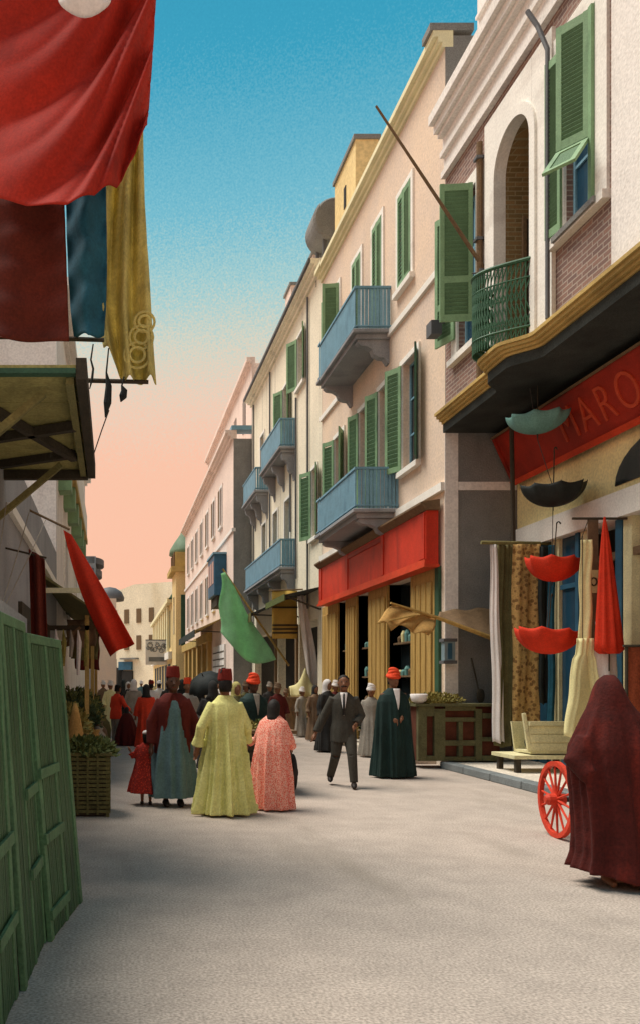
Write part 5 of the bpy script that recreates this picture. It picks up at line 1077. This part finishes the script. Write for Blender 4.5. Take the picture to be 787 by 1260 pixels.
person('small figure in a pink and red speckled dress reaching toward the barrow', (1.97, 10.1, 0), 0.0 + PI * 0.86, 1.36, robe=True, robe_m='robe_pink', head='scarf', head_m='hair', folds=(8, 0.08), bend=0.16,
       prof=[(.015, .205, .17, 0, 0), (.15, .195, .165, 0, 0), (.30, .185, .15, 0, 0), (.50, .165, .13, 0, 0), (.62, .150, .12, 0, 0), (.72, .145, .11, 0, 0), (.80, .13, .085, 0, 0), (.84, .09, .06, 0, 0), (.87, .05, .05, 0, 0)],
       arms={1: ((0.17, -0.08, 0.64), (0.27, -0.15, 0.62)), -1: ((-0.16, -0.06, 0.63), (-0.14, -0.16, 0.58))})
person('vendor in dark jacket and bright red turban standing behind the dark barrow', (2.2, 12.8, 0), 0.25, 1.66, robe=True, robe_m='dark_cloth', head='turban', head_m='turban_red', jacket='robe_darkgreen', shirt='robe_dull', skin='skin_dark')
person('man in open maroon jacket over a slate robe, wearing a tall fez', (0.76, 10.4, 0), 0.08, 1.70, skin='skin_dark', jopen=1.0, robe=True, robe_m='robe_slate', jacket='jacket_maroon', folds=(6, 0.08), hem=0.07,
       prof=[(.07, .19, .14, 0, 0), (.2, .185, .14, 0, 0), (.35, .165, .13, 0, 0), (.50, .135, .11, 0, 0), (.62, .12, .09, 0, 0), (.72, .122, .085, 0, 0), (.79, .11, .068, 0, 0), (.825, .07, .05, 0, 0), (.85, .045, .043, 0, 0)],
       arms={1: ((0.165, 0.0, 0.63), (0.175, -0.05, 0.47)), -1: ((-0.165, 0.0, 0.63), (-0.17, -0.03, 0.45))}, jhem=0.40)
person('small child in a dark red flowered dress beside the man in the slate robe', (0.42, 10.5, 0), BACK, 0.95, robe=True, robe_m='robe_childred', head='cap', head_m='cloth_white', folds=(6, 0.06), hem=0.17,
       prof=[(.17, .25, .22, 0, 0), (.3, .22, .19, 0, 0), (.45, .18, .15, 0, 0), (.60, .145, .12, 0, 0), (.70, .135, .11, 0, 0), (.78, .115, .085, 0, 0), (.82, .08, .06, 0, 0), (.85, .05, .05, 0, 0)], hairlong=True,
       arms={1: ((0.17, -0.02, 0.64), (0.21, -0.03, 0.72)), -1: ((-0.17, 0.0, 0.64), (-0.19, -0.05, 0.50))})
person('man in a grey suit with white shirt and dark tie striding along the street', (3.47, 12.3, 0), -0.25, 1.69, head='none', jacket='suit_grey', trousers='suit_grey', shirt='cloth_white', tie=True, beard=True,
       arms={1: ((0.15, 0.05, 0.64), (0.10, -0.08, 0.56)), -1: ((-0.17, 0.03, 0.63), (-0.24, 0.02, 0.47))},
       feet={1: ((0.07, -0.10, 0.285), (0.085, -0.12, 0.05)), -1: ((-0.07, -0.01, 0.28), (-0.115, 0.17, 0.07))}, jhem=0.40)
person('tall man in a dark green full-length robe and bright red turban', (4.63, 13.5, 0), 0.1, 1.75, robe=True, robe_m='robe_darkgreen', head='turban', head_m='turban_red', shirt='cloth_white', folds=(8, 0.085),
       prof=[(.015, .21, .16, 0, 0), (.15, .20, .155, 0, 0), (.30, .185, .145, 0, 0), (.50, .172, .13, 0, 0), (.62, .165, .115, 0, 0), (.72, .155, .10, 0, 0), (.79, .125, .075, 0, 0), (.825, .078, .056, 0, 0), (.85, .048, .048, 0, 0)],
       arms={1: ((0.105, -0.02, 0.64), (0.05, -0.085, 0.585)), -1: ((-0.105, -0.02, 0.64), (-0.05, -0.085, 0.565))}, sleeves=False)
# woman in the maroon shawl
WS = thing('person', 'woman wrapped from head to hem in a dark maroon shawl beside the red wheel', 'person', (3.90, 6.32, 0))
mb = MB(); h = 1.62
def el2(z, rx, ry, cx=0, cy=0, n=14): return [((cx + rx * math.cos(2 * PI * k / n)), cy + ry * math.sin(2 * PI * k / n), z) for k in range(n)]
mb.loft([el2(.04, .09, .1), el2(.7, .14, .11), el2(.95, .13, .1), el2(1.2, .15, .1), el2(1.3, .13, .08), el2(1.37, .055, .055), el2(1.42, .07, .08, -.05), el2(1.5, .078, .1, -.05), el2(1.57, .06, .08, -.05), el2(1.61, .02, .02, -.05)])
for s in (-1, 1): mb.tube([(s * .15, 0, 1.28), (s * .24, -.05, 1.0), (s * .12, -.16, 1.08)], [.05, .042, .03], 8); mb.tube([(s * .08, 0.02, 0.06), (s * .08, -.12, 0.03)], [.035, .025], 8)
bo = build(mb, 'body', 'skin', WS, local=True); remesh(bo, 0.012, 2, 0.5)
prf = [(0.05, .40, .30, .05), (0.2, .36, .28, .05), (0.45, .34, .27, .04), (0.7, .335, .26, .02), (0.95, .345, .26, -.0), (1.08, .335, .25, -.01), (1.2, .285, .22, -.01), (1.3, .235, .19, -.02), (1.38, .17, .16, -.04), (1.46, .125, .145, -.055), (1.54, .098, .125, -.06), (1.6, .07, .09, -.06), (1.64, .035, .04, -.05)]
mb = MB(); rings = []; n = 72
zs_ = [0.05 + (1.64 - 0.05) * i / 40 for i in range(41)]
for z in zs_:
    for a, b in zip(prf, prf[1:]):
        if a[0] <= z <= b[0] + 1e-6:
            q = (z - a[0]) / (b[0] - a[0]); q = q * q * (3 - 2 * q) if False else q; rx, ry, cx = [a[k] + (b[k] - a[k]) * q for k in (1, 2, 3)]; break
    am = 0.085 * max(0.12, min(1, (1.55 - z) / 0.6)); ring = []
    for k in range(n):
        t = 2 * PI * k / n; w_ = 1 + am * (1.1 * (1 - 2 * abs(math.sin(5 * t + 0.6 * z))) + 0.8 * (1 - 2 * abs(math.sin(8 * t + 1 + 0.9 * z))) + 0.5 * math.cos(5 * t + 1 - z)); lw = 0.0 if z > 0.4 else (0.4 - z) * 0.28 * math.cos(t - PI)
        ring.append((cx + rx * w_ * math.cos(t), ry * w_ * math.sin(t), z + lw * 0.9))
    rings.append(ring)
mb.loft(rings); mb.tube([(-.26, -.06, 1.15), (-.33, -.05, 0.98), (-.28, -.14, 0.86)], [.08, .10, .07], 12)
sh_ = build(mb, 'shawl', 'robe_maroon', WS, local=True); remesh(sh_, 0.014, 2, None)
# smaller and far figures
def far(label, x, Y, ytop, rz, robe_m, head, head_m, **k):
    z = PZ(ytop, Y); hh = z / (1.05 if head == 'fez' else 1.03 if head == 'turban' else 1.01)
    return person(label, (PX(x, Y), Y, 0), rz, hh, robe=robe_m is not None, robe_m=robe_m, head=head, head_m=head_m, detail=False, **k)
person('man in a bright orange-red jacket and pale trousers bending at the market stall', (0.06, 21, 0), PI * 0.75, 1.52, head='cap', head_m='hair', jacket='jacket_red', trousers='robe_dull', detail=False, bend=0.1, jhem=0.42, arms={1: ((0.17, -0.06, 0.64), (0.22, -0.15, 0.6)), -1: ((-0.19, 0.0, 0.66), (-0.22, -0.12, 0.56))})
person('low seated figure bundled in a dark brown robe next to the orange-red jacket', (0.33, 20.4, 0), PI, 0.96, robe=True, robe_m='jacket_maroon', head='scarf', head_m='dark_cloth', detail=False, prof=[(.01, .34, .3, 0, 0), (.2, .33, .28, 0, 0), (.45, .27, .22, 0, 0), (.65, .2, .16, 0, 0), (.8, .13, .1, 0, 0), (.86, .06, .06, 0, 0)], sleeves=False)
far('figure in a plain red robe walking ahead of the child', 180, 19.5, 842, PI, 'jacket_red', 'scarf', 'dark_cloth')
far('figure in grey robe and white headscarf beside the orange-red jacket', 165, 24, 836, PI * .9, 'robe_dull', 'scarf', 'cloth_white')
far('figure in white robe far down the street near the scroll sign', 196, 32, 838, PI, 'cloth_white', 'turban', 'cloth_white')
far('figure in dark robe and pale turban far down the street', 207, 27, 837, 0.2, 'dark_cloth', 'turban', 'robe_dull')
far('figure in pale grey robe and red cap behind the man in the maroon jacket', 231, 17, 834, 0.1, 'robe_dull', 'fez', 'turban_red')
far('figure in brown robe far off by the market stall posts', 127, 33, 838, 0.5, 'brown_cloth', 'turban', 'cloth_white')
far('figure in black robe far off in the middle of the street', 152, 38, 836, PI, 'dark_cloth', 'scarf', 'cloth_black')
far('figure in slate robe far off beside the black robed one', 174, 44, 838, 0, 'robe_slate', 'turban', 'cloth_white')
far('distant figure in a cream robe at the end of the street', 188, 52, 838, 0, 'cloth_cream', 'turban', 'turban_red')
far('figure in yellow headscarf and olive robe behind the yellow robed man', 291, 14.5, 839, 0.3, 'cloth_olive', 'scarf', 'cloth_yellow')
far('figure in tan robe sitting by the low dark counter', 352, 24.5, 848, 0.2, 'brown_cloth', 'turban', 'brown_cloth')
far('figure in dark robe and white shoulder cloth behind the man in the suit', 402, 18.5, 836, 0.6, 'dark_cloth', 'scarf', 'cloth_white')
far('figure in dull robe half hidden behind the man in the dark green robe', 456, 17.2, 842, -0.5, 'robe_dull', 'turban', 'cloth_white')
far('figure in maroon robe by the barrow wheels', 342, 21, 841, 0.0, 'jacket_maroon', 'turban', 'brown_cloth')
far('figure in dark jacket far off before the pink house shops', 243, 31, 838, 0, 'dark_cloth', 'fez', 'fez_red')
far('figure in pale robe far off before the pink house shops', 216, 40, 838, 0, 'cloth_white', 'turban', 'cloth_white')
pu = person('figure in dull robe carrying a black umbrella in the crowd', (1.78, 14.6, 0), PI, 1.60, robe=True, robe_m='dark_cloth', head='scarf', head_m='dark_cloth', detail=False, arms={1: ((0.15, -0.03, 0.64), (0.08, -0.10, 0.72)), -1: ((-0.155, 0.0, 0.63), (-0.165, -0.04, 0.49))})
umbrella('black open umbrella held tilted over the crowd behind the yellow robe', (1.62, 14.75, 1.70), 0.36, 0.26, 'cloth_black', flip=False, tilt=(0.5, -0.45), shaft=0.4)
# the packed crowd further down the street
for lb_, x_, Y_, yt_, rz_, rm_, hd_, hm_ in (
    ('figure in cream robe behind the orange-red jacket', 136, 27, 838, 0.4, 'cloth_cream', 'turban', 'cloth_white'),
    ('figure in dark jacket with white scarf behind the seated brown figure', 158, 28, 839, 0.2, 'dark_cloth', 'scarf', 'cloth_white'),
    ('figure in white robe and red fez ahead of the plain red robe', 186, 26, 837, PI, 'cloth_white', 'fez', 'fez_red'),
    ('figure in black robe walking before the ochre far shop posts', 224, 24, 836, PI, 'cloth_black', 'scarf', 'cloth_black'),
    ('figure in white robe standing under the yellow topped dark awning', 238, 36, 838, 0, 'cloth_white', 'turban', 'turban_red'),
    ('figure in olive robe near the foot of the green flag', 303, 22, 839, 0.4, 'cloth_olive', 'turban', 'brown_cloth'),
    ('figure in dark robe under the striped blanket', 332, 25.5, 840, 0, 'dark_cloth', 'turban', 'robe_dull'),
    ('figure in dull robe stooping by the white drape', 372, 23.5, 846, 0.5, 'robe_dull', 'turban', 'cloth_white'),
    ('figure in brown robe at the end of the low dark counter', 388, 22, 843, 0.3, 'brown_cloth', 'scarf', 'dark_cloth'),
    ('figure in maroon robe by the last ochre pilaster', 412, 21.5, 838, 0.1, 'jacket_maroon', 'turban', 'cloth_white'),
    ('figure in pale robe by the far kerb before the pale house', 262, 33, 838, 0, 'robe_dull', 'turban', 'cloth_white')):
    far(lb_, x_, Y_, yt_, rz_, rm_, hd_, hm_)
# baskets, sacks and cloth along the shop edges
def basket(label, x, y, r, h_, m_='wicker', z=0.1):
    T = thing('basket', label, 'basket', (x, y, z)); mm = MB(); n = 18
    mm.loft([[(x + q * math.cos(2 * PI * k / n), y + q * math.sin(2 * PI * k / n), z + t) for k in range(n)] for q, t in ((r * .7, 0), (r * .9, h_ * .5), (r, h_), (r * .92, h_), (r * .8, h_ * .6))]); build(mm, 'body', m_, T)
    for t, q in ((0.25, 0.83), (0.6, 0.94), (0.98, 1.02)):
        mm = MB(); mm.tube([(x + r * q * math.cos(2 * PI * k / n), y + r * q * math.sin(2 * PI * k / n), z + h_ * t) for k in range(n + 1)], 0.02, 5); build(mm, 'hoop', 'wood_brown', T)
for i, (x, y, r, h_, fill, wh) in enumerate(((5.85, 17.0, 0.26, 0.45, 'leaf_b', 'by the ochre post nearest the produce stand'), (5.8, 17.7, 0.24, 0.6, 'cloth_white', 'before the widest shop opening under the red box sign'), (5.85, 18.5, 0.28, 0.4, 'leaf_c', 'at the far side of the widest shop opening'),
        (5.8, 20.4, 0.26, 0.5, 'cloth_ochre', 'before the middle shop opening'), (5.85, 21.4, 0.24, 0.7, 'leaf_a', 'between the middle and last shop openings'), (5.8, 23.2, 0.28, 0.5, 'cloth_cream', 'beside the last ochre pilaster'))):
    basket('round basket ' + wh, x, y, r, h_); leaf_heap('basket_filling', (x, y, 0.1 + h_), r * .85, r * .85, 0.16, 220, fill, 0.035, None, 'heaped goods in the basket ' + wh, 'goods', 90 + i)
for i, (x, y, m_, lb_) in enumerate(((-0.35, 15.2, 'cloth_ochre', 'plump ochre sack against the market stall front'), (-0.3, 16.2, 'robe_dull', 'grey sack against the market stall front'), (-0.33, 18.6, 'brown_cloth', 'brown sack against the market stall front'), (-0.28, 22.0, 'cloth_olive', 'olive sack past the end of the market stall'))):
    mm = MB(); mm.loft([[(x + q * math.cos(2 * PI * k / 14) * (1 + .06 * math.sin(3 * k)), y + q * math.sin(2 * PI * k / 14), t) for k in range(14)] for q, t in ((.14, 0), (.2, .08), (.21, .3), (.17, .5), (.07, .62), (.1, .7))]); build(mm, 'sack', m_, smooth=True, label=lb_, cat='sack')
for i, (Y_, z_, m_, lb_) in enumerate(((16.4, 2.3, 'brown_cloth', 'brown cloth hanging from the market stall canopy edge'), (18.3, 2.4, 'cloth_olive', 'olive cloth hanging from the market stall canopy edge'), (20.0, 2.2, 'jacket_maroon', 'maroon cloth hanging from the market stall canopy edge'))):
    cloth('draped_cloth', lb_, m_, drape(-0.95, -0.35, 2.85, 2.85 - 0.55 - 0.2 * i, Y_, 9, 0.05, i), 12, 12)
cloth('draped_cloth', 'deep blue curtain hanging inside the shop door behind the red umbrellas', 'cloth_teal', drape(7.64, 7.76, 4.0, 0.6, 14.3, 7, 0.03, 0.5), 10, 30)
cloth('draped_cloth', 'dark cloth hanging between the carpet and the blue door post', 'cloth_black', drape(7.56, 7.76, 4.0, 1.2, 14.45, 9, 0.04, 1.5), 12, 24)
